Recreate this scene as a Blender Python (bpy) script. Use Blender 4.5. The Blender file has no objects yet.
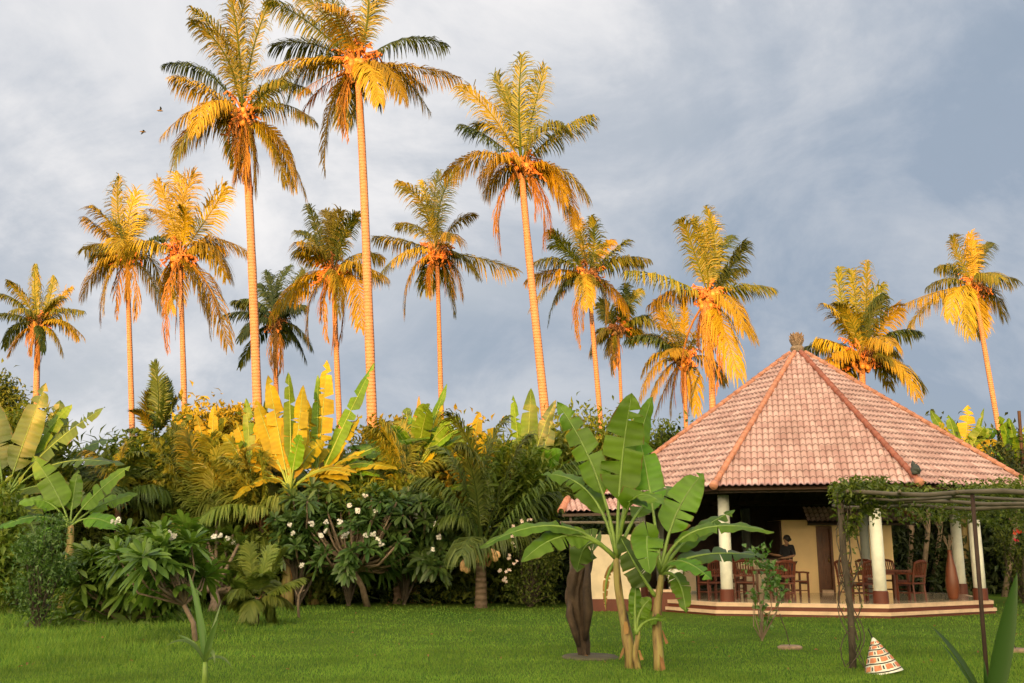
import bpy, math, random
import numpy as np
from mathutils import Vector, noise

# ------------------------------------------------------------------ camera, sky, sun, exposure
F, CZ, TH = 996.0, 1.6, math.radians(11.8)
sc = bpy.context.scene
COL = sc.collection
cam_d = bpy.data.cameras.new('camera'); cam = bpy.data.objects.new('camera', cam_d); COL.objects.link(cam)
cam.location = (0, 0, CZ); cam.rotation_euler = (math.pi/2 + TH, 0, 0)
cam_d.sensor_width = 36; cam_d.lens = 36*F/1024; cam_d.clip_start = .1; cam_d.clip_end = 6000
sc.camera = cam
SUN_EL, SUN_AZ = math.radians(3.5), math.radians(12)      # low sun behind the camera, a little to its left
SUN = Vector((-math.sin(SUN_AZ)*math.cos(SUN_EL), -math.cos(SUN_AZ)*math.cos(SUN_EL), math.sin(SUN_EL)))
sl = bpy.data.lights.new('sun', 'SUN'); sl.energy = 5.0; sl.angle = math.radians(.5); sl.color = (1, .445, .085)
so = bpy.data.objects.new('sun', sl); COL.objects.link(so)
so.rotation_euler = SUN.to_track_quat('Z', 'Y').to_euler(); so.location = (-20, -60, 40)
sc.view_settings.view_transform = 'Standard'; sc.view_settings.look = 'None'
sc.view_settings.exposure = 1.1; sc.view_settings.gamma = 1

def N(nt, typ, loc=None, **kw):
    n = nt.nodes.new(typ)
    for k, v in kw.items():
        if k.startswith('i_'):
            key = k[2:]; n.inputs[int(key) if key.isdigit() else key].default_value = v
        else: setattr(n, k, v)
    return n

def make_world():
    w = bpy.data.worlds.new('World'); sc.world = w; w.use_nodes = True
    nt = w.node_tree; nt.nodes.clear(); L = nt.links.new
    out = N(nt, 'ShaderNodeOutputWorld'); bg = N(nt, 'ShaderNodeBackground'); bg.inputs[1].default_value = .083
    sky = N(nt, 'ShaderNodeTexSky', sky_type='NISHITA', sun_disc=False, sun_elevation=SUN_EL, sun_rotation=math.pi + SUN_AZ)
    tc = N(nt, 'ShaderNodeTexCoord'); sep = N(nt, 'ShaderNodeSeparateXYZ'); L(tc.outputs['Generated'], sep.inputs[0])
    def M(op, a, b=None, c=None, clamp=False):
        m = N(nt, 'ShaderNodeMath', operation=op); m.use_clamp = clamp
        for i, x in enumerate((a, b, c)):
            if x is None: continue
            if isinstance(x, (int, float)): m.inputs[i].default_value = x
            else: L(x, m.inputs[i])
        return m.outputs[0]
    X, Y, Z = sep.outputs
    zz = M('ADD', M('MAXIMUM', Z, 0.0), .75)
    cx, cy = M('DIVIDE', X, zz), M('DIVIDE', Y, zz)
    cv = N(nt, 'ShaderNodeCombineXYZ'); L(cx, cv.inputs[0]); L(cy, cv.inputs[1])
    n1 = N(nt, 'ShaderNodeTexNoise', i_Scale=2.3, i_Detail=9, i_Roughness=.56, i_Distortion=.6); L(cv.outputs[0], n1.inputs['Vector'])
    mp = N(nt, 'ShaderNodeMapping'); mp.inputs['Scale'].default_value = (1., 1.35, 1); mp.inputs['Rotation'].default_value = (0, 0, .35); mp.inputs['Location'].default_value = (3.3, 1.7, 0); L(cv.outputs[0], mp.inputs[0])
    n2 = N(nt, 'ShaderNodeTexNoise', i_Scale=4.2, i_Detail=10, i_Roughness=.62, i_Distortion=.4); L(mp.outputs[0], n2.inputs['Vector'])
    def R(x, a, b, c=0., d=1.):
        r = N(nt, 'ShaderNodeMapRange', interpolation_type='SMOOTHSTEP'); L(x, r.inputs[0])
        for i, v in enumerate((a, b, c, d)): r.inputs[i+1].default_value = v
        return r.outputs[0]
    # cloud brightness: lighter to the left and overhead, slate low on the right
    base = R(M('SUBTRACT', M('MULTIPLY', Z, 1.5), M('MULTIPLY', X, .85)), -.15, .95)
    tex = M('ADD', M('MULTIPLY', R(n1.outputs['Fac'], .36, .64), .5), M('MULTIPLY', R(n2.outputs['Fac'], .36, .66), .5))
    br = M('ADD', M('MULTIPLY', base, .62), M('MULTIPLY', M('SUBTRACT', tex, .46), .74), clamp=False)
    low = R(Z, .30, .0, 0., .2)
    br = M('ADD', br, M('MULTIPLY', low, M('SUBTRACT', R(X, .1, -.35, 0, .35), R(X, -.15, .35, 0, 1.1))))
    ramp = N(nt, 'ShaderNodeValToRGB'); L(M('ADD', br, .11, clamp=True), ramp.inputs[0])
    e = ramp.color_ramp.elements
    e[0].position = 0; e[0].color = (1.95, 2.35, 2.95, 1)
    e[1].position = 1; e[1].color = (5.3, 5.2, 5.2, 1)
    m = e.new(.5); m.color = (3.25, 3.45, 3.8, 1)
    # the sky round the low sun, behind the camera, is far brighter and warm
    dot = N(nt, 'ShaderNodeVectorMath', operation='DOT_PRODUCT'); L(tc.outputs['Generated'], dot.inputs[0]); dot.inputs[1].default_value = SUN
    glow = R(dot.outputs['Value'], -.25, 1.0)
    warm = N(nt, 'ShaderNodeMix', data_type='RGBA'); L(glow, warm.inputs[0]); core = R(dot.outputs['Value'], .55, 1.0)
    warm2 = N(nt, 'ShaderNodeMix', data_type='RGBA'); L(core, warm2.inputs[0]); L(warm.outputs[2], warm2.inputs[6]); warm2.inputs[7].default_value = (42, 33, 20, 1)
    L(ramp.outputs[0], warm.inputs[6]); warm.inputs[7].default_value = (8.3, 7.3, 5.3, 1)
    mix = N(nt, 'ShaderNodeMix', data_type='RGBA'); L(R(n2.outputs['Fac'], .25, .5, .88, .98), mix.inputs[0])
    L(sky.outputs[0], mix.inputs[6]); L(warm2.outputs[2], mix.inputs[7])
    L(mix.outputs[2], bg.inputs[0]); L(bg.outputs[0], out.inputs[0])
make_world()

# ------------------------------------------------------------------ helpers
rng = np.random.default_rng(11)
random.seed(5)
UP = np.array((0., 0., 1.))
def V(*a): return np.array(a, float)
def nrm(v):
    v = np.asarray(v, float); l = np.linalg.norm(v, axis=-1, keepdims=True); return v/np.maximum(l, 1e-9)
def _ray(u, v):
    x = (u-512)/F; y = (341.5-v)/F
    return x, math.cos(TH)-y*math.sin(TH), math.sin(TH)+y*math.cos(TH)
def at(u, v, D):
    x, dy, dz = _ray(u, v); s = D/dy
    return V(x*s, D, CZ+dz*s)
def gp(u, v, z=0.):
    x, dy, dz = _ray(u, v); s = (z-CZ)/dz
    return V(x*s, dy*s, z)
def gx(u, D):            # ground point under image column u at depth D
    a = at(u, 560, D); a[2] = 0; return a
def bez(a, b, c, t):
    t = np.asarray(t)[:, None]; return (1-t)**2*a + 2*t*(1-t)*b + t*t*c
def dbez(a, b, c, t):
    t = np.asarray(t)[:, None]; return nrm(2*(1-t)*(b-a) + 2*t*(c-b) + 1e-9)

def mat(name, build):
    m = bpy.data.materials.new(name); m.use_nodes = True; nt = m.node_tree
    bs = nt.nodes['Principled BSDF']; build(nt, bs, nt.links.new); return m
def plain(name, col, rough=.6, var=.12, scale=9., bump=.0, spec=.4, metal=0.):
    def b(nt, bs, L):
        tc = N(nt, 'ShaderNodeTexCoord'); n = N(nt, 'ShaderNodeTexNoise', i_Scale=scale, i_Detail=6, i_Roughness=.6); L(tc.outputs['Object'], n.inputs['Vector'])
        r = N(nt, 'ShaderNodeValToRGB'); L(n.outputs['Fac'], r.inputs[0]); e = r.color_ramp.elements
        e[0].position = .3; e[1].position = .7
        e[0].color = tuple(c*(1-var) for c in col)+(1,); e[1].color = tuple(min(1, c*(1+var)) for c in col)+(1,)
        L(r.outputs[0], bs.inputs['Base Color']); bs.inputs['Roughness'].default_value = rough
        bs.inputs['Specular IOR Level'].default_value = spec; bs.inputs['Metallic'].default_value = metal
        if bump:
            bp = N(nt, 'ShaderNodeBump', i_Strength=bump, i_Distance=.03); L(n.outputs['Fac'], bp.inputs['Height']); L(bp.outputs[0], bs.inputs['Normal'])
    return mat(name, b)
def leafy(name, c0, c1, trans=.3, rough=.5, spec=.35, tcol=None, veins=0., patch=0.):
    """foliage: every leaf (mesh island) has its own tint between c0 and c1; part of the light passes through"""
    def b(nt, bs, L):
        g = N(nt, 'ShaderNodeNewGeometry'); r = N(nt, 'ShaderNodeValToRGB'); L(g.outputs['Random Per Island'], r.inputs[0])
        e = r.color_ramp.elements; e[0].color = c0+(1,); e[1].color = c1+(1,)
        colo = r.outputs[0]
        if patch:
            tc = N(nt, 'ShaderNodeTexCoord'); n = N(nt, 'ShaderNodeTexNoise', i_Scale=patch, i_Detail=4); L(tc.outputs['Object'], n.inputs['Vector'])
            h = N(nt, 'ShaderNodeHueSaturation'); L(colo, h.inputs['Color'])
            mr = N(nt, 'ShaderNodeMapRange'); L(n.outputs['Fac'], mr.inputs[0]); mr.inputs[1].default_value = .3; mr.inputs[2].default_value = .7; mr.inputs[3].default_value = .7; mr.inputs[4].default_value = 1.35
            L(mr.outputs[0], h.inputs['Value']); colo = h.outputs[0]
        oi = N(nt, 'ShaderNodeObjectInfo'); hv = N(nt, 'ShaderNodeHueSaturation'); om = N(nt, 'ShaderNodeMapRange'); om.inputs[3].default_value = .78; om.inputs[4].default_value = 1.18
        L(oi.outputs['Random'], om.inputs[0]); L(om.outputs[0], hv.inputs['Value']); oh = N(nt, 'ShaderNodeMapRange'); oh.inputs[3].default_value = .485; oh.inputs[4].default_value = .515
        mm = N(nt, 'ShaderNodeMath', operation='FRACT'); m0 = N(nt, 'ShaderNodeMath', operation='MULTIPLY'); m0.inputs[1].default_value = 7.3; L(oi.outputs['Random'], m0.inputs[0]); L(m0.outputs[0], mm.inputs[0]); L(mm.outputs[0], oh.inputs[0]); L(oh.outputs[0], hv.inputs['Hue'])
        L(colo, hv.inputs['Color']); colo = hv.outputs[0]
        if veins:
            # dry brown edges and spots, as on wind-beaten leaves
            uvb = N(nt, 'ShaderNodeUVMap'); su = N(nt, 'ShaderNodeSeparateXYZ'); L(uvb.outputs[0], su.inputs[0]); ab = N(nt, 'ShaderNodeMath', operation='ABSOLUTE'); L(su.outputs[1], ab.inputs[0])
            tn = N(nt, 'ShaderNodeTexCoord'); nn = N(nt, 'ShaderNodeTexNoise', i_Scale=4.5, i_Detail=5); L(tn.outputs['Object'], nn.inputs['Vector'])
            ad = N(nt, 'ShaderNodeMath', operation='MULTIPLY_ADD'); L(nn.outputs['Fac'], ad.inputs[0]); ad.inputs[1].default_value = .55; L(ab.outputs[0], ad.inputs[2])
            er = N(nt, 'ShaderNodeMapRange'); L(ad.outputs[0], er.inputs[0]); er.inputs[1].default_value = 1.22; er.inputs[2].default_value = 1.34
            eb = N(nt, 'ShaderNodeMix', data_type='RGBA'); L(er.outputs[0], eb.inputs[0]); L(colo, eb.inputs[6]); eb.inputs[7].default_value = (.16, .10, .03, 1); colo = eb.outputs[2]
            uv = N(nt, 'ShaderNodeUVMap'); wv = N(nt, 'ShaderNodeTexWave', wave_type='BANDS', bands_direction='X', i_Scale=veins, i_Distortion=1.2, i_Detail=2); wv.inputs['Detail Scale'].default_value = 1.5
            L(uv.outputs[0], wv.inputs['Vector'])
            bp = N(nt, 'ShaderNodeBump', i_Strength=.2, i_Distance=.012); L(wv.outputs['Fac'], bp.inputs['Height']); L(bp.outputs[0], bs.inputs['Normal'])
            mx = N(nt, 'ShaderNodeMix', data_type='RGBA', blend_type='MULTIPLY'); mx.inputs[0].default_value = .12; L(colo, mx.inputs[6]); L(wv.outputs['Color'], mx.inputs[7]); colo = mx.outputs[2]
        L(colo, bs.inputs['Base Color']); bs.inputs['Roughness'].default_value = rough; bs.inputs['Specular IOR Level'].default_value = spec
        t = N(nt, 'ShaderNodeBsdfTranslucent')
        h2 = N(nt, 'ShaderNodeMix', data_type='RGBA', blend_type='MULTIPLY'); h2.inputs[0].default_value = 1; L(colo, h2.inputs[6]); h2.inputs[7].default_value = (tcol or (1.5, 1.5, .6))+(1,)
        L(h2.outputs[2], t.inputs[0])
        ms = N(nt, 'ShaderNodeMixShader'); ms.inputs[0].default_value = trans
        L(bs.outputs[0], ms.inputs[1]); L(t.outputs[0], ms.inputs[2]); L(ms.outputs[0], nt.nodes['Material Output'].inputs[0])
    return mat(name, b)

class MB:
    def __init__(s): s.v = []; s.f = []; s.uv = []; s.n = 0
    def add(s, verts, faces, uv=None):
        verts = np.asarray(verts, float).reshape(-1, 3); o = s.n
        s.v.append(verts); s.uv.append(np.zeros((len(verts), 2)) if uv is None else np.asarray(uv, float)); s.n += len(verts)
        s.f.extend([tuple(int(i)+o for i in fc) for fc in faces])
    def box(s, c, d, ax=None):
        c = V(*c); d = V(*d)/2; ax = np.eye(3) if ax is None else ax
        p = [c + ax[0]*d[0]*i + ax[1]*d[1]*j + ax[2]*d[2]*k for i in (-1, 1) for j in (-1, 1) for k in (-1, 1)]
        s.add(p, [(0, 1, 3, 2), (4, 6, 7, 5), (0, 4, 5, 1), (2, 3, 7, 6), (0, 2, 6, 4), (1, 5, 7, 3)])
    def bar(s, a, b, w, h=None):
        a = V(*a); b = V(*b); h = h or w; t = nrm(b-a); r = UP if abs(t[2]) < .9 else V(0, 1, 0)
        x = nrm(np.cross(t, r)); y = np.cross(x, t)
        s.box((a+b)/2, (w, h, np.linalg.norm(b-a)), (x, y, t))
    def tube(s, P, R, k=8, cap=True, wob=0.):
        P = np.asarray(P, float); n = len(P); R = np.broadcast_to(np.asarray(R, float), (n,))
        T = np.gradient(P, axis=0); T = nrm(T)
        r = V(0, 1, 0) if abs(T[0][2]) > .7 else UP
        x = nrm(np.cross(T[0], r)); vs = []; a = np.arange(k)/k*2*math.pi; us = []
        for i in range(n):
            x = nrm(x - T[i]*np.dot(x, T[i])); y = np.cross(T[i], x)
            rr = R[i]*(1+wob*rng.normal(size=k)) if wob else R[i]*np.ones(k)
            vs.append(P[i] + (np.cos(a)*rr)[:, None]*x + (np.sin(a)*rr)[:, None]*y)
            us += [(j/k, i/(n-1)) for j in range(k)]
        fs = [(i*k+j, i*k+(j+1) % k, (i+1)*k+(j+1) % k, (i+1)*k+j) for i in range(n-1) for j in range(k)]
        if cap: fs += [tuple(range(k))[::-1], tuple((n-1)*k+j for j in range(k))]
        s.add(np.concatenate(vs), fs, us)
    def lathe(s, c, prof, k=16, sx=1., sy=1.):
        c = V(*c); a = np.arange(k)/k*2*math.pi; vs = []
        for r, z in prof: vs.append(np.stack([c[0]+r*np.cos(a)*sx, c[1]+r*np.sin(a)*sy, np.full(k, c[2]+z)], 1))
        n = len(prof)
        fs = [(i*k+j, i*k+(j+1) % k, (i+1)*k+(j+1) % k, (i+1)*k+j) for i in range(n-1) for j in range(k)] + [tuple(range(k))[::-1], tuple((n-1)*k+j for j in range(k))]
        s.add(np.concatenate(vs), fs)
    def ball(s, c, r, k=8, m=6, sq=1.):
        s.lathe(c, [(max(1e-3, r*math.sin(math.pi*i/m)), -r*sq*math.cos(math.pi*i/m)) for i in range(m+1)], k)
    def leaves(s, P, D, L, W, fold=.25, bend=.25):
        """P bases, D directions, L lengths, W widths: one bent two-quad blade each"""
        P = np.asarray(P); n = len(P); D = nrm(D); L = np.broadcast_to(L, (n,))[:, None]; W = np.broadcast_to(W, (n,))[:, None]
        S = nrm(np.cross(D, nrm(UP + rng.normal(size=(n, 3))*.5))); Nn = nrm(np.cross(S, D))
        m = P + D*L*.5; tip = P + D*L - Nn*L*bend
        v = np.stack([P, m + S*W/2 + Nn*W*fold, tip, m - S*W/2 + Nn*W*fold, m], 1).reshape(-1, 3)
        o = np.arange(n)*5
        f = np.concatenate([np.stack([o, o+4, o+2, o+1], 1), np.stack([o, o+3, o+2, o+4], 1)])
        s.add(v, f.tolist())
    def build(s, name, m, parent=None, smooth=False):
        me = bpy.data.meshes.new(name); v = np.concatenate(s.v); uv = np.concatenate(s.uv)
        off = V(0, 0, 0); p = parent
        while p is not None: off = off + V(*p.location); p = p.parent
        me.from_pydata((v-off).tolist(), [], s.f); me.materials.append(m)
        ul = me.uv_layers.new(name='UVMap'); li = np.empty(len(me.loops), np.int32); me.loops.foreach_get('vertex_index', li)
        ul.data.foreach_set('uv', uv[li].astype(np.float32).ravel())
        if smooth: me.polygons.foreach_set('use_smooth', np.ones(len(me.polygons), bool))
        o = bpy.data.objects.new(name, me); COL.objects.link(o); o.parent = parent
        return o
def tag(o, label, cat, group=None):
    o['label'] = label; o['category'] = cat
    if group: o['group'] = group
    return o
def thing(name, label, cat, loc, group=None):
    o = bpy.data.objects.new(name, None); COL.objects.link(o); o.location = tuple(float(x) for x in loc); o.empty_display_size = .2
    return tag(o, label, cat, group)
def struct(o, kind='structure'): o['kind'] = kind; return o
def copy_tree(o, parent=None):
    c = o.copy(); COL.objects.link(c); c.parent = parent
    for ch in list(o.children): copy_tree(ch, c)
    return c

# ------------------------------------------------------------------ materials
def trunk_build(ring, c0, c1, c2):
    def b(nt, bs, L):
        tc = N(nt, 'ShaderNodeTexCoord'); wv = N(nt, 'ShaderNodeTexWave', wave_type='BANDS', bands_direction='Z', i_Scale=ring, i_Distortion=2.5, i_Detail=3); wv.inputs['Detail Scale'].default_value = 2.; L(tc.outputs['Object'], wv.inputs['Vector'])
        n = N(nt, 'ShaderNodeTexNoise', i_Scale=3., i_Detail=7); L(tc.outputs['Object'], n.inputs['Vector'])
        r = N(nt, 'ShaderNodeValToRGB'); L(wv.outputs['Fac'], r.inputs[0]); e = r.color_ramp.elements; e[0].color = c0+(1,); e[1].color = c1+(1,); e[0].position = .05; e[1].position = .5
        m = N(nt, 'ShaderNodeMix', data_type='RGBA'); mr = N(nt, 'ShaderNodeMapRange'); L(n.outputs['Fac'], mr.inputs[0]); mr.inputs[1].default_value = .45; mr.inputs[2].default_value = .72; mr.inputs[4].default_value = .7
        L(mr.outputs[0], m.inputs[0]); L(r.outputs[0], m.inputs[6]); m.inputs[7].default_value = c2+(1,)
        L(m.outputs[2], bs.inputs['Base Color']); bs.inputs['Roughness'].default_value = .8
        bp = N(nt, 'ShaderNodeBump', i_Strength=.7, i_Distance=.04); L(wv.outputs['Fac'], bp.inputs['Height']); L(bp.outputs[0], bs.inputs['Normal'])
    return b
M = {}
M['palm_trunk'] = mat('palm_trunk', trunk_build(2.3, (.39, .19, .105), (.42, .21, .12), (.27, .15, .095)))
M['palm_trunk_dark'] = mat('palm_trunk_dark', trunk_build(1.9, (.12, .08, .05), (.15, .10, .065), (.09, .065, .045)))
M['palm_leaf_light'] = leafy('palm_leaf_light', (.12, .17, .025), (.22, .25, .045), .32, .45, .3)
M['strap_leaf'] = leafy('strap_leaf', (.03, .075, .012), (.05, .11, .018), .2, .35, .4)
M['palm_leaf'] = leafy('palm_leaf', (.085, .12, .012), (.28, .225, .016), .3, .45, .4, (1.3, 1.2, .5))
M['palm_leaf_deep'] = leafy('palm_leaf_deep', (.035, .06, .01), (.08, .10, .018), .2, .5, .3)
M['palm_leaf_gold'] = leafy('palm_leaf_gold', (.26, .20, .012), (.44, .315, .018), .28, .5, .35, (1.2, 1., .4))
M['dead_leaf'] = leafy('dead_leaf', (.22, .115, .03), (.36, .20, .05), .15, .8, .1, (1, .8, .5))
M['palm_leaf_green'] = leafy('palm_leaf_green', (.045, .08, .012), (.11, .15, .025), .25, .45, .4)
M['rachis'] = plain('rachis', (.30, .27, .07), .5)
M['coconut'] = plain('coconut', (.45, .22, .05), .5, .3, 5)
M['young_nut'] = plain('young_nut', (.55, .33, .15), .5, .2, 8)
M['sheath'] = plain('sheath', (.30, .15, .06), .9, .4, 7, .5)
M['banana_leaf'] = leafy('banana_leaf', (.09, .20, .016), (.14, .27, .022), .42, .42, .35, (1.3, 1.35, .5), 1.6, 1.2)
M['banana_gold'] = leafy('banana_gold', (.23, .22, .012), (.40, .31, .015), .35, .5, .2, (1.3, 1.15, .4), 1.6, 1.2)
M['banana_deep'] = leafy('banana_deep', (.05, .10, .02), (.085, .14, .025), .25, .4, .4, None, 1.6, 1.2)
M['banana_dry'] = leafy('banana_dry', (.22, .12, .05), (.35, .2, .08), .15, .8, .1)
M['banana_stalk'] = plain('banana_stalk', (.17, .26, .045), .45, .25, 4)
def stem_b(nt, bs, L):
    tc = N(nt, 'ShaderNodeTexCoord'); mp = N(nt, 'ShaderNodeMapping'); mp.inputs['Scale'].default_value = (5, 5, .9); L(tc.outputs['Object'], mp.inputs[0])
    n = N(nt, 'ShaderNodeTexNoise', i_Scale=2.2, i_Detail=6, i_Roughness=.65); L(mp.outputs[0], n.inputs['Vector'])
    r = N(nt, 'ShaderNodeValToRGB'); L(n.outputs['Fac'], r.inputs[0]); e = r.color_ramp.elements
    e[0].position = .34; e[0].color = (.045, .03, .015, 1); e[1].position = .62; e[1].color = (.30, .26, .075, 1); m = e.new(.46); m.color = (.24, .16, .06, 1)
    L(r.outputs[0], bs.inputs['Base Color']); bs.inputs['Roughness'].default_value = .6
    bp = N(nt, 'ShaderNodeBump', i_Strength=.6, i_Distance=.02); L(n.outputs['Fac'], bp.inputs['Height']); L(bp.outputs[0], bs.inputs['Normal'])
M['banana_stem'] = mat('banana_stem', stem_b)
M['plume_leaf'] = leafy('plume_leaf', (.03, .075, .016), (.085, .145, .03), .2, .4, .4)
M['plume_leaf_light'] = leafy('plume_leaf_light', (.08, .15, .02), (.17, .25, .04), .3, .4, .4)
M['vine_leaf'] = leafy('vine_leaf', (.07, .13, .018), (.17, .22, .035), .3, .4, .4)
M['flower_stalk'] = plain('flower_stalk', (.55, .20, .06), .7, .3, 8)
M['petal'] = leafy('petal', (.78, .75, .66), (.85, .83, .78), .3, .6, .2, (1, 1, .95))
M['petal_pink'] = leafy('petal_pink', (.7, .5, .4), (.85, .75, .65), .3, .6, .2, (1, .9, .8))
M['petal_red'] = leafy('petal_red', (.5, .03, .02), (.6, .06, .03), .2, .6, .2, (1, .6, .5))
M['bark'] = plain('bark', (.20, .145, .10), .85, .35, 6, .6)
M['bark_dark'] = plain('bark_dark', (.07, .055, .04), .9, .4, 6, .6)
M['shrub'] = leafy('shrub', (.05, .085, .012), (.14, .17, .026), .26, .55, .3)
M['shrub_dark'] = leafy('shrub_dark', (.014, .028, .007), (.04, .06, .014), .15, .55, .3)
M['shrub_mid'] = leafy('shrub_mid', (.075, .125, .014), (.19, .225, .03), .32, .5, .35)
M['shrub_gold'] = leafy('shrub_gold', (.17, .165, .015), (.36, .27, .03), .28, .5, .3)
M['sapling_leaf'] = leafy('sapling_leaf', (.06, .13, .025), (.11, .19, .04), .3, .35, .5)
M['grass_blade'] = leafy('grass_blade', (.06, .145, .018), (.19, .265, .034), .3, .6, .2, (1.2, 1.3, .4), 0., .7)
def lawn_b(nt, bs, L):
    tc = N(nt, 'ShaderNodeTexCoord')
    a = N(nt, 'ShaderNodeTexNoise', i_Scale=.22, i_Detail=5, i_Roughness=.6); b = N(nt, 'ShaderNodeTexNoise', i_Scale=9, i_Detail=8, i_Roughness=.7)
    L(tc.outputs['Object'], a.inputs['Vector']); L(tc.outputs['Object'], b.inputs['Vector'])
    r = N(nt, 'ShaderNodeValToRGB'); L(b.outputs['Fac'], r.inputs[0]); e = r.color_ramp.elements
    e[0].position = .25; e[0].color = (.035, .09, .012, 1); e[1].position = .75; e[1].color = (.115, .18, .022, 1)
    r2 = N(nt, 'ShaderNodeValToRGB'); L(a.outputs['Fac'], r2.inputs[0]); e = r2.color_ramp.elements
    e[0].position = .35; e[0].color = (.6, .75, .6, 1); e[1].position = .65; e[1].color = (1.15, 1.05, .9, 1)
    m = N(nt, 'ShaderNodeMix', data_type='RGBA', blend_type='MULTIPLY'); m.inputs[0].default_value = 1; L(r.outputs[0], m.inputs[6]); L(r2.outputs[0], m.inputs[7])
    L(m.outputs[2], bs.inputs['Base Color']); bs.inputs['Roughness'].default_value = .9; bs.inputs['Specular IOR Level'].default_value = .1
    bp = N(nt, 'ShaderNodeBump', i_Strength=.8, i_Distance=.05); L(b.outputs['Fac'], bp.inputs['Height']); L(bp.outputs[0], bs.inputs['Normal'])
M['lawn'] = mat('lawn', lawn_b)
M['shade_hill'] = plain('shade_hill', (.06, .09, .02), .9, .4, .5)
def tile_b(nt, bs, L):
    uv = N(nt, 'ShaderNodeUVMap'); fl = N(nt, 'ShaderNodeVectorMath', operation='FLOOR'); L(uv.outputs[0], fl.inputs[0])
    wn = N(nt, 'ShaderNodeTexWhiteNoise', noise_dimensions='2D'); L(fl.outputs[0], wn.inputs['Vector'])
    tc = N(nt, 'ShaderNodeTexCoord'); n = N(nt, 'ShaderNodeTexNoise', i_Scale=1.3, i_Detail=8, i_Roughness=.65); L(tc.outputs['Object'], n.inputs['Vector'])
    r = N(nt, 'ShaderNodeValToRGB'); L(wn.outputs['Value'], r.inputs[0]); e = r.color_ramp.elements
    e[0].color = (.55, .335, .33, 1); e[1].color = (.71, .50, .50, 1)
    r2 = N(nt, 'ShaderNodeValToRGB'); L(n.outputs['Fac'], r2.inputs[0]); e = r2.color_ramp.elements
    e[0].position = .3; e[0].color = (.72, .68, .66, 1); e[1].position = .6; e[1].color = (1, 1, 1, 1)
    m = N(nt, 'ShaderNodeMix', data_type='RGBA', blend_type='MULTIPLY'); m.inputs[0].default_value = 1; L(r.outputs[0], m.inputs[6]); L(r2.outputs[0], m.inputs[7])
    mu = N(nt, 'ShaderNodeMapping'); mu.inputs['Scale'].default_value = (.22, .05, 1); L(uv.outputs[0], mu.inputs[0]); sn = N(nt, 'ShaderNodeTexNoise', i_Scale=1.6, i_Detail=6, i_Roughness=.7); L(mu.outputs[0], sn.inputs['Vector'])
    rs = N(nt, 'ShaderNodeValToRGB'); L(sn.outputs['Fac'], rs.inputs[0]); e = rs.color_ramp.elements; e[0].position = .32; e[0].color = (.80, .77, .75, 1); e[1].position = .55; e[1].color = (1, 1, 1, 1)
    ms = N(nt, 'ShaderNodeMix', data_type='RGBA', blend_type='MULTIPLY'); ms.inputs[0].default_value = .85; L(m.outputs[2], ms.inputs[6]); L(rs.outputs[0], ms.inputs[7]); m = ms
    # dark joints along the lower edge of each course
    sp = N(nt, 'ShaderNodeSeparateXYZ'); L(uv.outputs[0], sp.inputs[0]); fr = N(nt, 'ShaderNodeMath', operation='FRACT'); L(sp.outputs[1], fr.inputs[0])
    jr = N(nt, 'ShaderNodeValToRGB'); L(fr.outputs[0], jr.inputs[0]); e = jr.color_ramp.elements
    e[0].position = .0; e[0].color = (.09, .045, .04, 1); e[1].position = .30; e[1].color = (1, 1, 1, 1)
    m2 = N(nt, 'ShaderNodeMix', data_type='RGBA', blend_type='MULTIPLY'); m2.inputs[0].default_value = .9; L(m.outputs[2], m2.inputs[6]); L(jr.outputs[0], m2.inputs[7])
    fx = N(nt, 'ShaderNodeMath', operation='FRACT'); L(sp.outputs[0], fx.inputs[0]); vr = N(nt, 'ShaderNodeValToRGB'); L(fx.outputs[0], vr.inputs[0]); e = vr.color_ramp.elements
    e[0].position = .62; e[0].color = (1, 1, 1, 1); e[1].position = .98; e[1].color = (1, 1, 1, 1); q = e.new(.82); q.color = (.30, .20, .18, 1)
    m3 = N(nt, 'ShaderNodeMix', data_type='RGBA', blend_type='MULTIPLY'); m3.inputs[0].default_value = .8; L(m2.outputs[2], m3.inputs[6]); L(vr.outputs[0], m3.inputs[7])
    L(m3.outputs[2], bs.inputs['Base Color']); bs.inputs['Roughness'].default_value = .55; bs.inputs['Specular IOR Level'].default_value = .35
M['tile'] = mat('tile', tile_b)
M['ridge'] = plain('ridge', (.50, .215, .14), .6, .3, 3)
M['ridge_dark'] = plain('ridge_dark', (.30, .10, .07), .6, .3, 3)
M['stone'] = plain('stone', (.27, .19, .13), .9, .35, 12, .6)
M['cream'] = plain('cream', (.85, .62, .32), .7, .06, 2.)
M['cream_pale'] = plain('cream_pale', (.58, .48, .34), .7, .16, 2.2)
M['white_paint'] = plain('white_paint', (.70, .70, .62), .6, .12, 4., .1)
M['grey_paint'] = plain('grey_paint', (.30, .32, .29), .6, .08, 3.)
M['maroon'] = plain('maroon', (.105, .026, .013), .5, .15, 4.)
M['step_stone'] = plain('step_stone', (.58, .41, .28), .6, .2, 3., .1)
M['floor_tile'] = plain('floor_tile', (.56, .47, .35), .1, .08, 2., 0, .5)
M['dark_wood'] = plain('dark_wood', (.055, .03, .018), .6, .3, 5.)
M['door_wood'] = plain('door_wood', (.13, .05, .022), .4, .3, 3.)
M['chair_wood'] = plain('chair_wood', (.10, .026, .013), .4, .25, 6.)
M['brass'] = plain('brass', (.7, .5, .2), .3, .05, 5., 0, .5, 1.)
M['black'] = plain('black', (.015, .015, .017), .6, .2, 5.)
M['bamboo'] = plain('bamboo', (.12, .10, .07), .7, .3, 4., .3)
M['rust'] = plain('rust', (.04, .022, .016), .8, .3, 6., .3)
M['terracotta'] = plain('terracotta', (.15, .045, .02), .4, .2, 3.)
M['bronze'] = plain('bronze', (.05, .06, .05), .6, .3, 9., .5)
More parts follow.
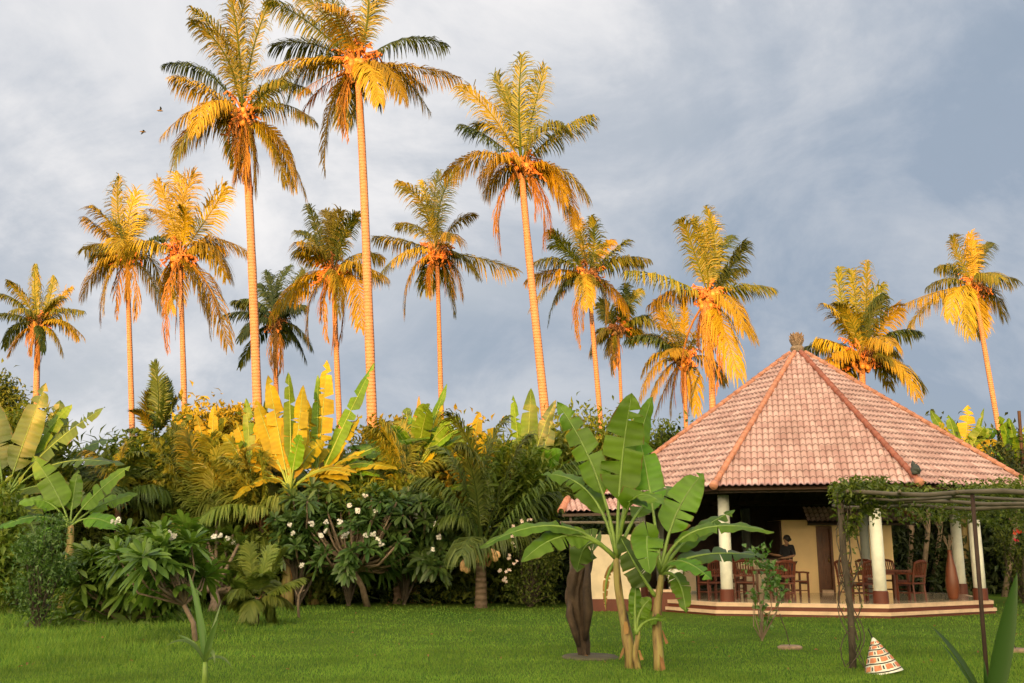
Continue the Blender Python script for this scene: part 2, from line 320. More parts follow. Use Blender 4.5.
M['skin'] = plain('skin', (.28, .15, .09), .5, .05)
M['shirt'] = plain('shirt', (.012, .012, .016), .8, .2)
M['trousers'] = plain('trousers', (.02, .02, .03), .8, .2)
M['hair'] = plain('hair', (.012, .009, .008), .5, .2)
M['driftwood'] = plain('driftwood', (.055, .035, .022), .85, .55, 5., .9)
M['plinth'] = plain('plinth', (.09, .08, .05), .9, .3, 6., .6)
M['bird'] = plain('bird', (.16, .12, .09), .8, .3)
M['blind'] = plain('blind', (.055, .03, .016), .8, .3, 14.)
M['steel'] = plain('steel', (.45, .45, .42), .4, .1)
#BODY
# ------------------------------------------------------------------ ground, hill added behind the camera for shade, lawn
def build_ground():
    b = MB(); xs = np.concatenate([[-1500, -400, -120], np.linspace(-60, 60, 41), [120, 400, 1500]]); ys = np.concatenate([[-300, -130, -60], np.linspace(-20, 80, 41), [140, 400, 2500]])
    vs = [(x, y, -.02 + .03*noise.noise((x*.12, y*.12, 0)) if 14 < y < 34 else -.02) for y in ys for x in xs]; w = len(xs)
    b.add(vs, [(j*w+i, j*w+i+1, (j+1)*w+i+1, (j+1)*w+i) for j in range(len(ys)-1) for i in range(w-1)])
    struct(b.build('lawn_ground', M['lawn'], None, True))
build_ground()
HILL_Y = 160.
def crest(x):
    """height of an added, unseen ridge, its crest shaped to shade the garden"""
    xs = x + (HILL_Y+31)*math.tan(SUN_AZ)      # where this part of the crest throws its shadow at the hedge line
    pts = [(-60, 5.), (-14.5, 4.9), (-12.5, 3.5), (-7, 3.0), (-2, 3.5), (1.5, 5.2), (4, 7.6), (6, 8.6), (9.5, 8.4), (11.3, 7.0), (13.5, 5.2), (16, 4.6), (60, 5)]
    zs = float(np.interp(xs, [p[0] for p in pts], [p[1] for p in pts]))
    return zs + (HILL_Y+31)/math.cos(SUN_AZ)*math.tan(SUN_EL)
def build_shade_hill():
    b = MB(); xs = np.arange(-190, 130, 1.); prof = [(-38, 0), (-30, .3), (-16, .72), (-6, .93), (0, 1.), (8, .97), (30, .8), (80, .4), (150, 0)]; w = len(xs)
    vs = []
    for dy, k in prof:
        for x in xs:
            h = crest(x)*k
            if k > .5: h += 1.1*noise.noise((x*.35, dy*.1, 3)) + .8*noise.noise((x*.9, dy*.1, 7))
            vs.append((x, -HILL_Y-dy, h - .3*(k == 0)))
    b.add(vs, [(j*w+i, (j+1)*w+i, (j+1)*w+i+1, j*w+i+1) for j in range(len(prof)-1) for i in range(w-1)])
    struct(b.build('shade_hill', M['shade_hill'], None, True))
build_shade_hill()
def build_grass():
    n = 230000
    u = rng.uniform(-260, 1290, n); v = 604 + (rng.random(n)**.75)*92
    x = (u-512)/F; y = (341.5-v)/F; dy = math.cos(TH)-y*math.sin(TH); dz = math.sin(TH)+y*math.cos(TH); s = -CZ/dz
    X = x*s; Y = dy*s
    patch = np.array([noise.noise((a*.35, b_*.35, 5)) for a, b_ in zip(X, Y)])
    left = np.clip((-3.5-X)/4, 0, 1)*np.clip((Y-13)/4, 0, 1)
    h = (.022 + .02*np.clip(patch+.3, 0, 1) + .12*left*rng.random(n))*rng.uniform(.6, 1.5, n)
    k = (np.abs(X - 8.3) < 5.6) & (np.abs(Y-30.2) < 5.2); h[k] *= .3
    wd = .006*Y/13*rng.uniform(.7, 1.3, n)
    a = rng.uniform(0, 6.283, n); P = np.stack([X, Y, np.full(n, -.03)], 1); S = np.stack([np.cos(a), np.sin(a)*.3, np.zeros(n)], 1)*wd[:, None]
    Ln = np.stack([rng.normal(size=n)*.5, rng.normal(size=n)*.5, np.ones(n)], 1); Ln = Ln*h[:, None]; Ln[:, 2] += .02
    vs = np.stack([P-S, P+S, P+Ln], 1).reshape(-1, 3)
    me = bpy.data.meshes.new('grass'); me.vertices.add(3*n); me.loops.add(3*n); me.polygons.add(n)
    me.vertices.foreach_set('co', vs.ravel()); me.loops.foreach_set('vertex_index', np.arange(3*n, dtype=np.int32)); me.polygons.foreach_set('loop_start', np.arange(0, 3*n, 3, dtype=np.int32)); me.update()
    me.materials.append(M['grass_blade']); o = bpy.data.objects.new('grass', me); COL.objects.link(o); struct(o, 'stuff')
build_grass()

# ------------------------------------------------------------------ pavilion
PC = V(8.76, 30., 0); PHI = math.radians(-14.2); ZE, ZA, RE = 3.11, 7.62, 6.2
def octv(R, z, k, cx=None, ph=PHI): a = math.radians(-112.5+45*k)+ph; return V((PC[0] if cx is None else cx)+R*math.cos(a), PC[1]+R*math.sin(a), z)
def colv(z, k, R=4.83): return octv(R, z, k, 8.55, math.radians(-16.6))
def roof_face(b, tL, tR, bL, bR, period=.155, rows=24, amp=.029, lift=.05, uoff=0):
    ex = nrm(bR-bL); mid = (bL+bR)/2; tm = (tL+tR)/2; nn = nrm(np.cross(ex, tm-mid)); nn = nn if nn[2] > 0 else -nn
    o = bL; xl = [np.dot(tL-o, ex), 0.]; xr = [np.dot(tR-o, ex), np.dot(bR-o, ex)]
    dn = (bL-tL) - ex*np.dot(bL-tL, ex)
    lo = min(xl+xr); hi = max(xl+xr); sub = 6; g = np.arange(math.floor(lo/period*sub), math.ceil(hi/period*sub)+1)*period/sub
    ph = (g/period) % 1.0; wave = amp*np.where(ph < .62, np.sin(ph/.62*math.pi)*1.25, -.55*np.sin((ph-.62)/.38*math.pi))
    top = tL + 0*ex; V_, F_, U_ = [], [], []; w = len(g)
    for r in range(rows):
        for e, l in ((0, 0.), (1, lift)):
            s = (r+e)/rows; a = xl[0]+(xl[1]-xl[0])*s; c = xr[0]+(xr[1]-xr[0])*s; x = np.clip(g, a, c)
            p = tL - ex*xl[0] + dn*s; p = p - ex*np.dot(p-o, ex)
            V_.append(p + x[:, None]*ex + (l+wave)[:, None]*nn); U_.append(np.stack([x/period+uoff, np.full(w, r + (.98 if e == 0 else .02))], 1))
    Vv = np.concatenate(V_)
    for j in range(2*rows-1):
        s = (j//2+j % 2)/rows; s2 = ((j+1)//2+(j+1) % 2)/rows
        a = min(xl[0]+(xl[1]-xl[0])*s, xl[0]+(xl[1]-xl[0])*s2); c = max(xr[0]+(xr[1]-xr[0])*s, xr[0]+(xr[1]-xr[0])*s2)
        for i in range(w-1):
            if g[i+1] <= a or g[i] >= c: continue
            F_.append((j*w+i, j*w+i+1, (j+1)*w+i+1, (j+1)*w+i))
    b.add(Vv, F_, np.concatenate(U_))
def ridge_line(b, a, c, n, r0=.10, r1=.13):
    a, c = V(*a), V(*c); t = nrm(c-a); x = nrm(np.cross(t, UP)); y = np.cross(x, t); y = y if y[2] > 0 else -y
    for i in range(n):
        p, q = a+(c-a)*i/n, a+(c-a)*(i+1.18)/n; vs = []
        for P, r in ((p, r0), (q, r1)):
            for k in range(9): an = math.pi*(k/8*1.3-.15); vs.append(P + x*r*math.cos(an) + y*(r*math.sin(an)+.02))
        for P, r in ((q, r1*.8),):
            for k in range(9): an = math.pi*(k/8*1.3-.15); vs.append(P + x*r*math.cos(an) + y*(r*math.sin(an)+.01))
        b.add(vs, [(k, k+1, k+10, k+9) for k in range(8)] + [(9+k, 10+k, 19+k, 18+k) for k in range(8)])
def build_pavilion():
    T = thing('pavilion', 'octagonal open pavilion with a tall pink clay tile roof on white columns', 'pavilion', PC)
    apex = V(PC[0], PC[1], ZA)
    for k in range(8):
        b = MB(); eL, eR = octv(RE, ZE, k), octv(RE, ZE, (k+1) % 8)
        tL, tR = apex+(eL-apex)*.03, apex+(eR-apex)*.03
        roof_face(b, tL, tR, eL, eR, uoff=100*k); b.build('roof', M['tile'], T, True)
    for k in range(8):
        e = octv(RE+.03, ZE+.06, k); b = MB(); ridge_line(b, apex+(e-apex)*.035+UP*.03, e, 30, .062, .085)
        r = b.build('ridge', M['ridge_dark'] if k == 1 else M['ridge'], T, True)
        t = nrm(e-apex); c = MB(); q = e - t*.02 + UP*.02; c.tube([q-t*.05, q+t*.1, q+t*.13], [.10, .11, .08], 12); c.build('end_cap', M['ridge'], r, True)
        if k != 1: continue
        o = MB(); g = e + UP*.2 - t*.12                         # curled leaf ornament on the corner
        o.tube([g-UP*.08, g+UP*.03, g+UP*.09+t*.06, g+UP*.10+t*.14, g+UP*.18+t*.18], [.10, .12, .09, .06, .01], 8, wob=.12)
        o.tube([g, g+UP*.10-t*.1, g+UP*.18-t*.13], [.08, .06, .01], 6); o.build('corner_ornament', M['bronze'], r, True)
    # underside: dark boards and rafters, an eave board
    b = MB(); low = [octv(RE-.05, ZE-.07, k) for k in range(8)]; b.add(low+[apex-UP*.3], [((k+1) % 8, k, 8) for k in range(8)]); cl = b.build('ceiling', M['dark_wood'], T)
    b = MB()
    for k in range(8):
        p, q = octv(RE-.3, ZE-.06, k), octv(RE-.3, ZE-.06, (k+1) % 8); b.bar(p, q, .05, .12)
        for s in np.linspace(0, 1, 9)[:-1]:
            a = p+(q-p)*s; b.bar(a-UP*.02, apex-UP*.55+(a-apex)*.08, .06, .1)
    b.build('rafter', M['dark_wood'], cl)
    b = MB()
    for k in range(8): b.bar(colv(ZE+.06, k), colv(ZE+.06, k+1), .14, .16)
    b.build('ring_beam', M['dark_wood'], T)
    b = MB()
    prof = [(.30, -.10), (.36, .02), (.30, .10), (.24, .13), (.27, .19), (.30, .25), (.27, .32), (.19, .38), (.21, .43), (.14, .50), (.07, .56), (.02, .62)]
    b.lathe(apex, [(r*.6, z*.88) for r, z in prof], 12)
    for ring, (rr, zz, h) in enumerate(((.21, .13, .24), (.2, .26, .24), (.14, .38, .2))):
        for j in range(8):
            an = j*math.pi/4+ring*.4; d = V(math.cos(an), math.sin(an), 0); s = V(-d[1], d[0], 0); p = apex+d*rr*.66+UP*zz*.85
            b.add([p-s*.06, p+s*.06, p+d*.07+s*.05+UP*h*.6, p+d*.1+UP*h, p+d*.07-s*.05+UP*h*.6, p-d*.05+UP*h*.5], [(0, 1, 2, 3, 4), (0, 4, 5), (1, 5, 2), (2, 5, 3), (3, 5, 4), (0, 5, 1)])
    b.build('finial', M['stone'], T)
    # floor and steps
    def prism(R, z0, z1, name, m, parent=T):
        b = MB(); lo = [octv(R, z0, k, 8.29) for k in range(8)]; hi = [octv(R, z1, k, 8.29) for k in range(8)]
        b.add(lo+hi, [tuple(range(8))[::-1], tuple(range(8, 16))]+[(k, (k+1) % 8, 8+(k+1) % 8, 8+k) for k in range(8)]); return b.build(name, m, parent)
    prism(5.36, -.1, .04, 'step_base', M['maroon']); prism(5.39, .04, .12, 'step', M['step_stone'])
    prism(5.31, .12, .215, 'riser', M['maroon']); st = prism(5.33, .215, .30, 'floor_edge', M['step_stone']); prism(5.15, .29, .305, 'floor', M['floor_tile'])
    p = at(866, 560, 30.0); b = MB(); b.lathe(V(p[0], 30.0, 0), [(.13, .305), (.13, ZE+1.0)], 16); ic = b.build('inner_column', M['grey_paint'], T, True)
    for k in range(8):
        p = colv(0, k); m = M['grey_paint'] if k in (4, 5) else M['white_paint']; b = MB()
        b.lathe(p, [(.155, .30), (.155, 1.5), (.145, ZE-.12)], 20); c = b.build('column', m, T, True)
        b = MB(); b.lathe(p, [(.185, .304), (.185, .58), (.165, .61)], 20); b.build('column_base', M['maroon'], c)
        if k in (4, 5): c['label'] = 'grey painted rear column'
    # woven blinds hang at the back; a dark back wall closes the left rear sides
    b = MB(); p, q = colv(0, 5), colv(0, 4); d = nrm(q-p)
    q = p+(q-p)*.62
    for i in range(10): b.bar(p+UP*(3.0-i*.033), q+UP*(3.0-i*.033), .03)
    b.build('rolled_blind', M['blind'], T)
    for k in (5, 6):
        p, q = colv(0, k, 5.), colv(0, (k+1) % 8, 5.); b = MB(); d = q-p
        b.bar(p+d*.05+UP*1.75, p+d*.95+UP*1.75, .08, 2.6); b.build('back_wall', M['dark_wood'], T)
    p, q = colv(0, 5, 4.95), colv(0, 4, 4.95); b = MB(); b.bar(p+(q-p)*.03+UP*1.75, p+(q-p)*.6+UP*1.75, .08, 2.6); b.build('back_wall', M['dark_wood'], T)
    b = MB(); p, q = colv(0, 7, 5.), colv(0, 0, 5.)
    b.bar(p+(q-p)*.05+UP*1.65, p+(q-p)*.6+UP*1.65, .06, .2); b.build('side_beam', M['dark_wood'], T)
build_pavilion()

def build_kiosk():
    y0 = 31.4; x0 = at(783, 550, y0)[0]; x1 = at(893, 550, y0)[0]; z0 = .306
    T = thing('kitchen_hut', 'small cream kitchen hut with brown door and its own clay tile canopy', 'hut', ((x0+x1)/2, y0+1, z0))
    ht = at(800, 520, y0)[2]; dx0, dx1 = at(817, 550, y0)[0], at(833, 550, y0)[0]; dt = at(825, 526, y0)[2]
    b = MB(); b.box(((x0+dx0)/2, y0+.9, (z0+ht)/2), (dx0-x0, 1.8, ht-z0)); b.box(((dx1+x1)/2, y0+.9, (z0+ht)/2), (x1-dx1, 1.8, ht-z0)); b.box(((dx0+dx1)/2, y0+.9, (dt+ht)/2), (dx1-dx0, 1.8, ht-dt)); b.box(((dx0+dx1)/2, y0+.9, (z0+dt)/2), (dx1-dx0, 1.4, dt-z0))
    b.build('wall', M['cream'], T)
    b = MB(); b.box((x0-.03, y0+.92, (z0+ht)/2), (.05, 1.76, ht-z0-.03)); b.build('dark_side_sheet', M['dark_wood'], T)  # dark sheet added over the hut's left side to make it read dark
    b = MB(); b.box(((dx0+dx1)/2, y0+.12, (z0+.1+dt)/2), (dx1-dx0-.14, .05, dt-z0-.1))
    for i in range(2):
        for j in range(3): b.box((dx0+.17+(dx1-dx0-.34)*(i+.5)/2, y0+.09, z0+.2+(dt-z0-.35)*(j+.5)/3), ((dx1-dx0-.34)/2-.06, .03, (dt-z0-.35)/3-.08))
    d = b.build('door', M['door_wood'], T)
    b = MB(); b.ball((dx1-.13, y0+.05, z0+.98), .03); b.box((dx1-.13, y0+.085, z0+.98), (.04, .02, .14)); b.build('handle', M['brass'], d, True)
    b = MB()
    for x in (dx0+.035, dx1-.035): b.box((x, y0+.05, (z0+dt)/2), (.07, .14, dt-z0-.01))
    b.box(((dx0+dx1)/2, y0+.05, dt-.035), (dx1-dx0-.14, .14, .07)); b.build('door_frame', M['door_wood'], T)
    b = MB(); b.box(((dx0+dx1)/2, y0+.03, z0+.04), (dx1-dx0-.15, .2, .08)); b.build('door_sill', M['step_stone'], T)
    r0, r1 = at(807, 520, y0-.3)[0], at(918, 520, y0-.3)[0]
    b = MB(); zt, zb = at(850, 509, y0)[2], at(850, 522.5, y0-.4)[2]; L, R_ = V(r0, y0-.38, zb), V(r1, y0-.38, zb)
    roof_face(b, V(r0, y0+.12, zt+.06), V(r1-.5, y0+.12, zt+.06), L, R_, rows=4); rf = b.build('roof', M['tile'], T, True)
    b = MB(); b.add([V(r0+.02, y0-.3, zb-.04), V(r1-.06, y0-.3, zb-.04), V(r1-.55, y0+.12, zt-.02), V(r0+.02, y0+.12, zt-.02)], [(0, 1, 2, 3)]); b.bar((r0, y0-.33, zb-.05), (r1-.1, y0-.33, zb-.05), .05, .06); b.build('eave_board', M['dark_wood'], rf)
    b = MB(); ridge_line(b, V(r1-.5, y0+.12, zt+.08), V(r1, y0-.4, zb+.03), 7, .07, .09); b.build('ridge', M['ridge'], rf, True)
build_kiosk()
def build_counter():
    p = at(768, 560, 31.2); T = thing('bar_counter', 'low pale bar counter with a dark top in the pavilion shade', 'counter', (p[0], 31.2, .306))
    b = MB(); b.box((p[0]-.45, 31.2, .80), (1.4, .5, .98)); b.build('body', M['cream_pale'], T); b = MB(); b.box((p[0]-.45, 31.2, 1.32), (1.5, .62, .05)); b.build('counter_top', M['dark_wood'], T)
    b = MB(); q = at(663, 545, 31.5); T = thing('cabinet', 'pale drinks cabinet with two shut doors at the dark back of the pavilion', 'cabinet', (q[0]+.6, 31.8, .306))
    b.box((q[0]+.6, 31.8, .66), (.8, .5, .7)); b.build('body', M['grey_paint'], T); b = MB()
    for s in (-1, 1): b.box((q[0]+.6+s*.2, 31.53, .66), (.36, .03, .6))
    b.build('door', M['cream_pale'], T)
build_counter()

# chairs and tables
def make_chair():
    T = thing('wooden_chair', 'x', 'chair', (0, 0, 0), 'wooden armchairs in the pavilion')
    w = M['chair_wood']
    for sx in (-1, 1):
        b = MB(); b.bar((sx*.25, -.23, 0), (sx*.25, -.23, .68), .045); b.build('leg', w, T)
        b = MB(); b.tube([(sx*.24, .25, 0), (sx*.24, .22, .42), (sx*.25, .27, .75), (sx*.25, .33, .98)], .025, 6); b.build('leg', w, T)
        b = MB(); b.tube([(sx*.25, -.27, .67), (sx*.28, -.1, .69), (sx*.26, .25, .68)], .027, 6); b.build('armrest', w, T)
    b = MB(); b.box((0, 0, .44), (.52, .5, .04)); b.bar((-.25, -.23, .39), (.25, -.23, .39), .03, .05); b.bar((-.24, .22, .2), (.24, .22, .2), .025); b.bar((-.25, -.23, .2), (-.24, .24, .2), .025); b.bar((.25, -.23, .2), (.24, .24, .2), .025); b.build('seat', w, T)
    b = MB(); b.tube([(-.26, .32, .95), (-.13, .345, .99), (0, .35, 1.0), (.13, .345, .99), (.26, .32, .95)], [.03, .04, .042, .04, .03], 6); b.bar((-.24, .26, .62), (.24, .26, .62), .03, .05)
    for i in range(7): x = -.2+.4*i/6; b.bar((x, .26, .62), (x*1.05, .34, .97), .028, .014)
    b.build('backrest', w, T); return T
def make_table():
    T = thing('dining_table', 'x', 'table', (0, 0, 0), 'dark dining tables in the pavilion')
    b = MB(); b.box((0, 0, .74), (.95, .95, .04)); b.build('tabletop', M['chair_wood'], T); b = MB()
    for s in ((-1, 0), (1, 0), (0, -1), (0, 1)): b.bar((s[0]*.4-abs(s[1])*.36, s[1]*.4-abs(s[0])*.36, .68), (s[0]*.4+abs(s[1])*.36, s[1]*.4+abs(s[0])*.36, .68), .03, .07)
    b.build('apron', M['chair_wood'], T)
    for sx in (-1, 1):
        for sy in (-1, 1): b = MB(); b.bar((sx*.41, sy*.41, 0), (sx*.41, sy*.41, .72), .06); b.build('leg', M['chair_wood'], T)
    return T
CH = [(712, 27.2, 200, 'wooden armchair just left of the front white column'),
      (747, 27.4, 155, 'wooden armchair just right of the front white column, half hidden by a banana leaf'),
      (783, 26.6, 185, 'wooden armchair with slatted back in front of the person in black'),
      (797, 28.2, 100, 'wooden armchair turned sideways behind the chair near the person'),
      (733, 29.6, 10, 'wooden armchair deeper in the shade behind the front white column'),
      (853, 26.9, 120, 'wooden armchair behind the vine wrapped pergola post'),
      (866, 26.2, 200, 'wooden armchair between the pergola post and the white column beside it'),
      (912, 26.6, 215, 'rightmost wooden armchair, its curved back against the dark garden'),
      (896, 28.8, 20, 'wooden armchair on the far side of the table right of the white column'),
      (872, 29.0, 10, 'wooden armchair at the far side of the table by the hut')]
c0 = make_chair()
for i, (u, D, a, lab) in enumerate(CH):
    o = c0 if i == 0 else copy_tree(c0); p = at(u, 598, D); o.location = (p[0], D, .307); o.rotation_euler = (0, 0, math.radians(a)); o['label'] = lab
TB = [(766, 27.9, 10, 'dark square dining table between the chairs left of the hut door'), (888, 27.6, 5, 'dark square dining table behind the right front white column'), (728, 28.5, 0, 'dark square dining table deep in the shade behind the front left column')]
t0 = make_table()
for i, (u, D, a, lab) in enumerate(TB):
    o = t0 if i == 0 else copy_tree(t0); p = at(u, 598, D); o.location = (p[0], D, .307); o.rotation_euler = (0, 0, math.radians(a)); o['label'] = lab

def build_person():
    p = at(788, 560, 29.4); x, y, z = p[0], 29.4, .306
    T = thing('person', 'person in black top standing with bent arms behind a chair in the pavilion', 'person', (x, y, z))
    J = {'pel': (0, 0, .92), 'wst': (0, 0, 1.08), 'chs': (0, .01, 1.28), 'nck': (0, .0, 1.42), 'nk2': (-.01, -.01, 1.49), 'hed': (-.02, -.015, 1.57), 'top': (-.02, -.01, 1.66),
         'shl': (-.16, 0, 1.37), 'ell': (-.22, -.06, 1.12), 'wrl': (-.30, -.25, 1.15), 'hal': (-.33, -.33, 1.17), 'shr': (.16, 0, 1.37), 'elr': (.24, -.02, 1.12), 'wrr': (.05, -.22, 1.06), 'har': (-.02, -.26, 1.06),
         'hpl': (-.09, 0, .86), 'knl': (-.10, -.01, .48), 'anl': (-.10, .03, .09), 'tol': (-.11, -.13, .035), 'hpr': (.09, 0, .86), 'knr': (.10, -.02, .48), 'anr': (.11, .03, .09), 'tor': (.12, -.13, .035)}
    Rr = {'pel': .135, 'wst': .115, 'chs': .13, 'nck': .07, 'nk2': .05, 'hed': .085, 'top': .065, 'shl': .065, 'ell': .042, 'wrl': .03, 'hal': .035, 'shr': .065, 'elr': .042, 'wrr': .03, 'har': .035, 'hpl': .09, 'knl': .06, 'anl': .042, 'tol': .035, 'hpr': .09, 'knr': .06, 'anr': .042, 'tor': .035}
    E = [('pel', 'wst'), ('wst', 'chs'), ('chs', 'nck'), ('nck', 'nk2'), ('nk2', 'hed'), ('hed', 'top'), ('chs', 'shl'), ('shl', 'ell'), ('ell', 'wrl'), ('wrl', 'hal'), ('chs', 'shr'), ('shr', 'elr'), ('elr', 'wrr'), ('wrr', 'har'), ('pel', 'hpl'), ('hpl', 'knl'), ('knl', 'anl'), ('anl', 'tol'), ('pel', 'hpr'), ('hpr', 'knr'), ('knr', 'anr'), ('anr', 'tor')]
    # fingers: four and a thumb on each hand, rooted in the palm
    for sd, h, dx in (('l', 'hal', (-.4, -.9, .1)), ('r', 'har', (-.9, -.35, -.1))):
        d = nrm(V(*dx)); s = nrm(np.cross(d, UP)); b = V(*J[h])
        for i in range(5):
            ln = (.045, .075, .085, .078, .06)[i]; k = f'f{sd}{i}'; o = s*(i-2)*.018; dd = d if i else nrm(d*.5 - s)
            J[k] = tuple(b+o+dd*.03); J[k+'t'] = tuple(b+o+dd*(.03+ln)-UP*.02); Rr[k] = .009; Rr[k+'t'] = .0075; E += [(h, k), (k, k+'t')]
    def skin(name, keys, edges, m, infl, parent, root):
        ks = list(keys); me = bpy.data.meshes.new(name); me.from_pydata([J[k] for k in ks], [(ks.index(a), ks.index(b)) for a, b in edges], []); o = bpy.data.objects.new(name, me); COL.objects.link(o); o.parent = parent
        sm = o.modifiers.new('Skin', 'SKIN'); ss = o.modifiers.new('Subsurf', 'SUBSURF'); ss.levels = ss.render_levels = 2
        lay = me.skin_vertices[0] if me.skin_vertices else None
        for i, k in enumerate(ks): lay.data[i].radius = (Rr[k]*infl, Rr[k]*infl); lay.data[i].use_root = (k == root)
        me.materials.append(m); return o
    skin('body', J.keys(), E, M['skin'], 1., T, 'pel')
    top = ['pel', 'wst', 'chs', 'nck', 'shl', 'ell', 'shr', 'elr']; skin('shirt', top, [e for e in E if e[0] in top and e[1] in top], M['shirt'], 1.18, T, 'pel')
    leg = ['pel', 'hpl', 'knl', 'anl', 'hpr', 'knr', 'anr']; skin('trousers', leg, [e for e in E if e[0] in leg and e[1] in leg], M['trousers'], 1.16, T, 'pel')
    q = V(x-.02, y-.01, z+1.60); b = MB(); b.lathe(q+V(.01, .025, 0), [(.03, -.12), (.085, -.06), (.108, .0), (.10, .06), (.06, .105), (.01, .12)], 14); b.ball(q+V(.04, .12, -.02), .05); b.build('hair', M['hair'], T, True)
    b = MB()
    for s in (-1, 1): b.ball(q+V(.032*s, -.088, -.015), .011, 6, 4)
    b.build('eyes', M['black'], T, True)
    b = MB(); b.tube([q+V(0, -.085, 0), q+V(0, -.112, -.035), q+V(0, -.092, -.045)], [.008, .016, .008], 6); b.build('nose', M['skin'], T, True)
    T.rotation_euler = (0, 0, math.radians(-50))
build_person()
def build_vase():
    p = at(966, 599, 27.2); p = at(967, 599, 26.4); T = thing('floor_vase', 'tall slim terracotta floor vase beside the rightmost white column', 'vase', (p[0], 27.2, .306))
    b = MB(); b.lathe((p[0], 27.2, .306), [(.10, 0), (.13, .06), (.17, .3), (.165, .5), (.12, .85), (.07, 1.08), (.045, 1.2), (.06, 1.28), (.045, 1.27)], 20); b.build('body', M['terracotta'], T, True)
    b = MB()
    for i in range(14):
        d = V(rng.normal()*.16, rng.normal()*.16, 1); b.tube([V(p[0], 27.2, 1.42), V(p[0], 27.2, 1.42)+d*.25, V(p[0], 27.2, 1.42)+d*rng.uniform(.4, .6)+V(d[0], d[1], 0)*.3], [.008, .006, .014], 4)
    b.build('dry_stems', M['bark'], T)
build_vase()

def build_annex():
    p0, p1 = gx(588, 27.6), gx(640, 27.6); x0, x1 = p0[0], p1[0]
    T = thing('garden_wing', 'low cream garden room with red plinth and clay tile canopy left of the pavilion', 'garden room', ((x0+x1)/2, 28, 0))
    b = MB(); b.box(((x0+x1)/2, 28.1, 1.15), (x1-x0, 1.0, 1.7)); b.build('wall', M['cream_pale'], T)
    b = MB(); b.box(((x0+x1)/2, 28.1, .14), (x1-x0+.05, 1.06, .32)); b.build('plinth', M['maroon'], T)
    a, c = at(562, 513, 27.1), at(650, 511, 27.1); b = MB(); roof_face(b, a+V(.25, 1.5, .42), c+V(0, 1.5, .42), a, c, rows=6); r = b.build('canopy', M['tile'], T, True)
    b = MB(); b.add([a+V(.1, .05, -.05), c+V(0, .05, -.05), c+V(0, 1.5, .35), a+V(.3, 1.5, .35)], [(0, 1, 2, 3)]); b.bar(a+V(0, .03, -.06), c+V(0, .03, -.06), .05, .07); b.build('eave_board', M['dark_wood'], r)
    b = MB(); ridge_line(b, a+V(.25, 1.5, .45), a+V(-.02, -.03, .04), 7, .08, .1); b.build('ridge', M['ridge'], r, True)
    b = MB(); g0, g1 = at(560, 522.5, 26.8), at(640, 522.5, 26.8); b.tube([g0, g1], .035, 8)
    b.build('gutter_pole', M['bamboo'], T)
    b = MB(); b.bar(V(g0[0]+.3, 27.0, 0), V(g0[0]+.3, 27.0, g0[2]), .1); b.bar(V(g0[0]+.3, 26.9, g0[2]-.02), V(g0[0]+.3, 27.5, a[2]), .06); b.build('post', M['bark_dark'], T)
    q = gp(652, 603); T = thing('planter_bench', 'low red brick planter bench left of the pavilion steps', 'bench', (q[0], 27.0, 0))
    b = MB(); b.box((q[0]-.05, 27.6, .24), (1.0, .5, .5)); b.build('body', M['maroon'], T); b = MB(); b.box((q[0]-.05, 27.6, .52), (1.08, .58, .06)); b.build('slab', M['step_stone'], T)
    T = thing('flower_urn', 'pale carved stone urn standing on the red planter bench', 'urn', (q[0]+.1, 27.6, .55)); b = MB(); b.lathe((q[0]+.1, 27.6, .55), [(.13, 0), (.16, .05), (.1, .1), (.15, .2), (.22, .38), (.24, .5), (.2, .55), (.19, .5)], 16); b.build('body', M['white_paint'], T, True)
    b = MB(); n = 160; P = V(q[0]+.1, 27.6, 1.1)+rng.normal(size=(n, 3))*V(.16, .16, .13); b.leaves(P, rng.normal(size=(n, 3))+UP*.6, .14, .06); b.build('plant', M['shrub_mid'], T)
build_annex()

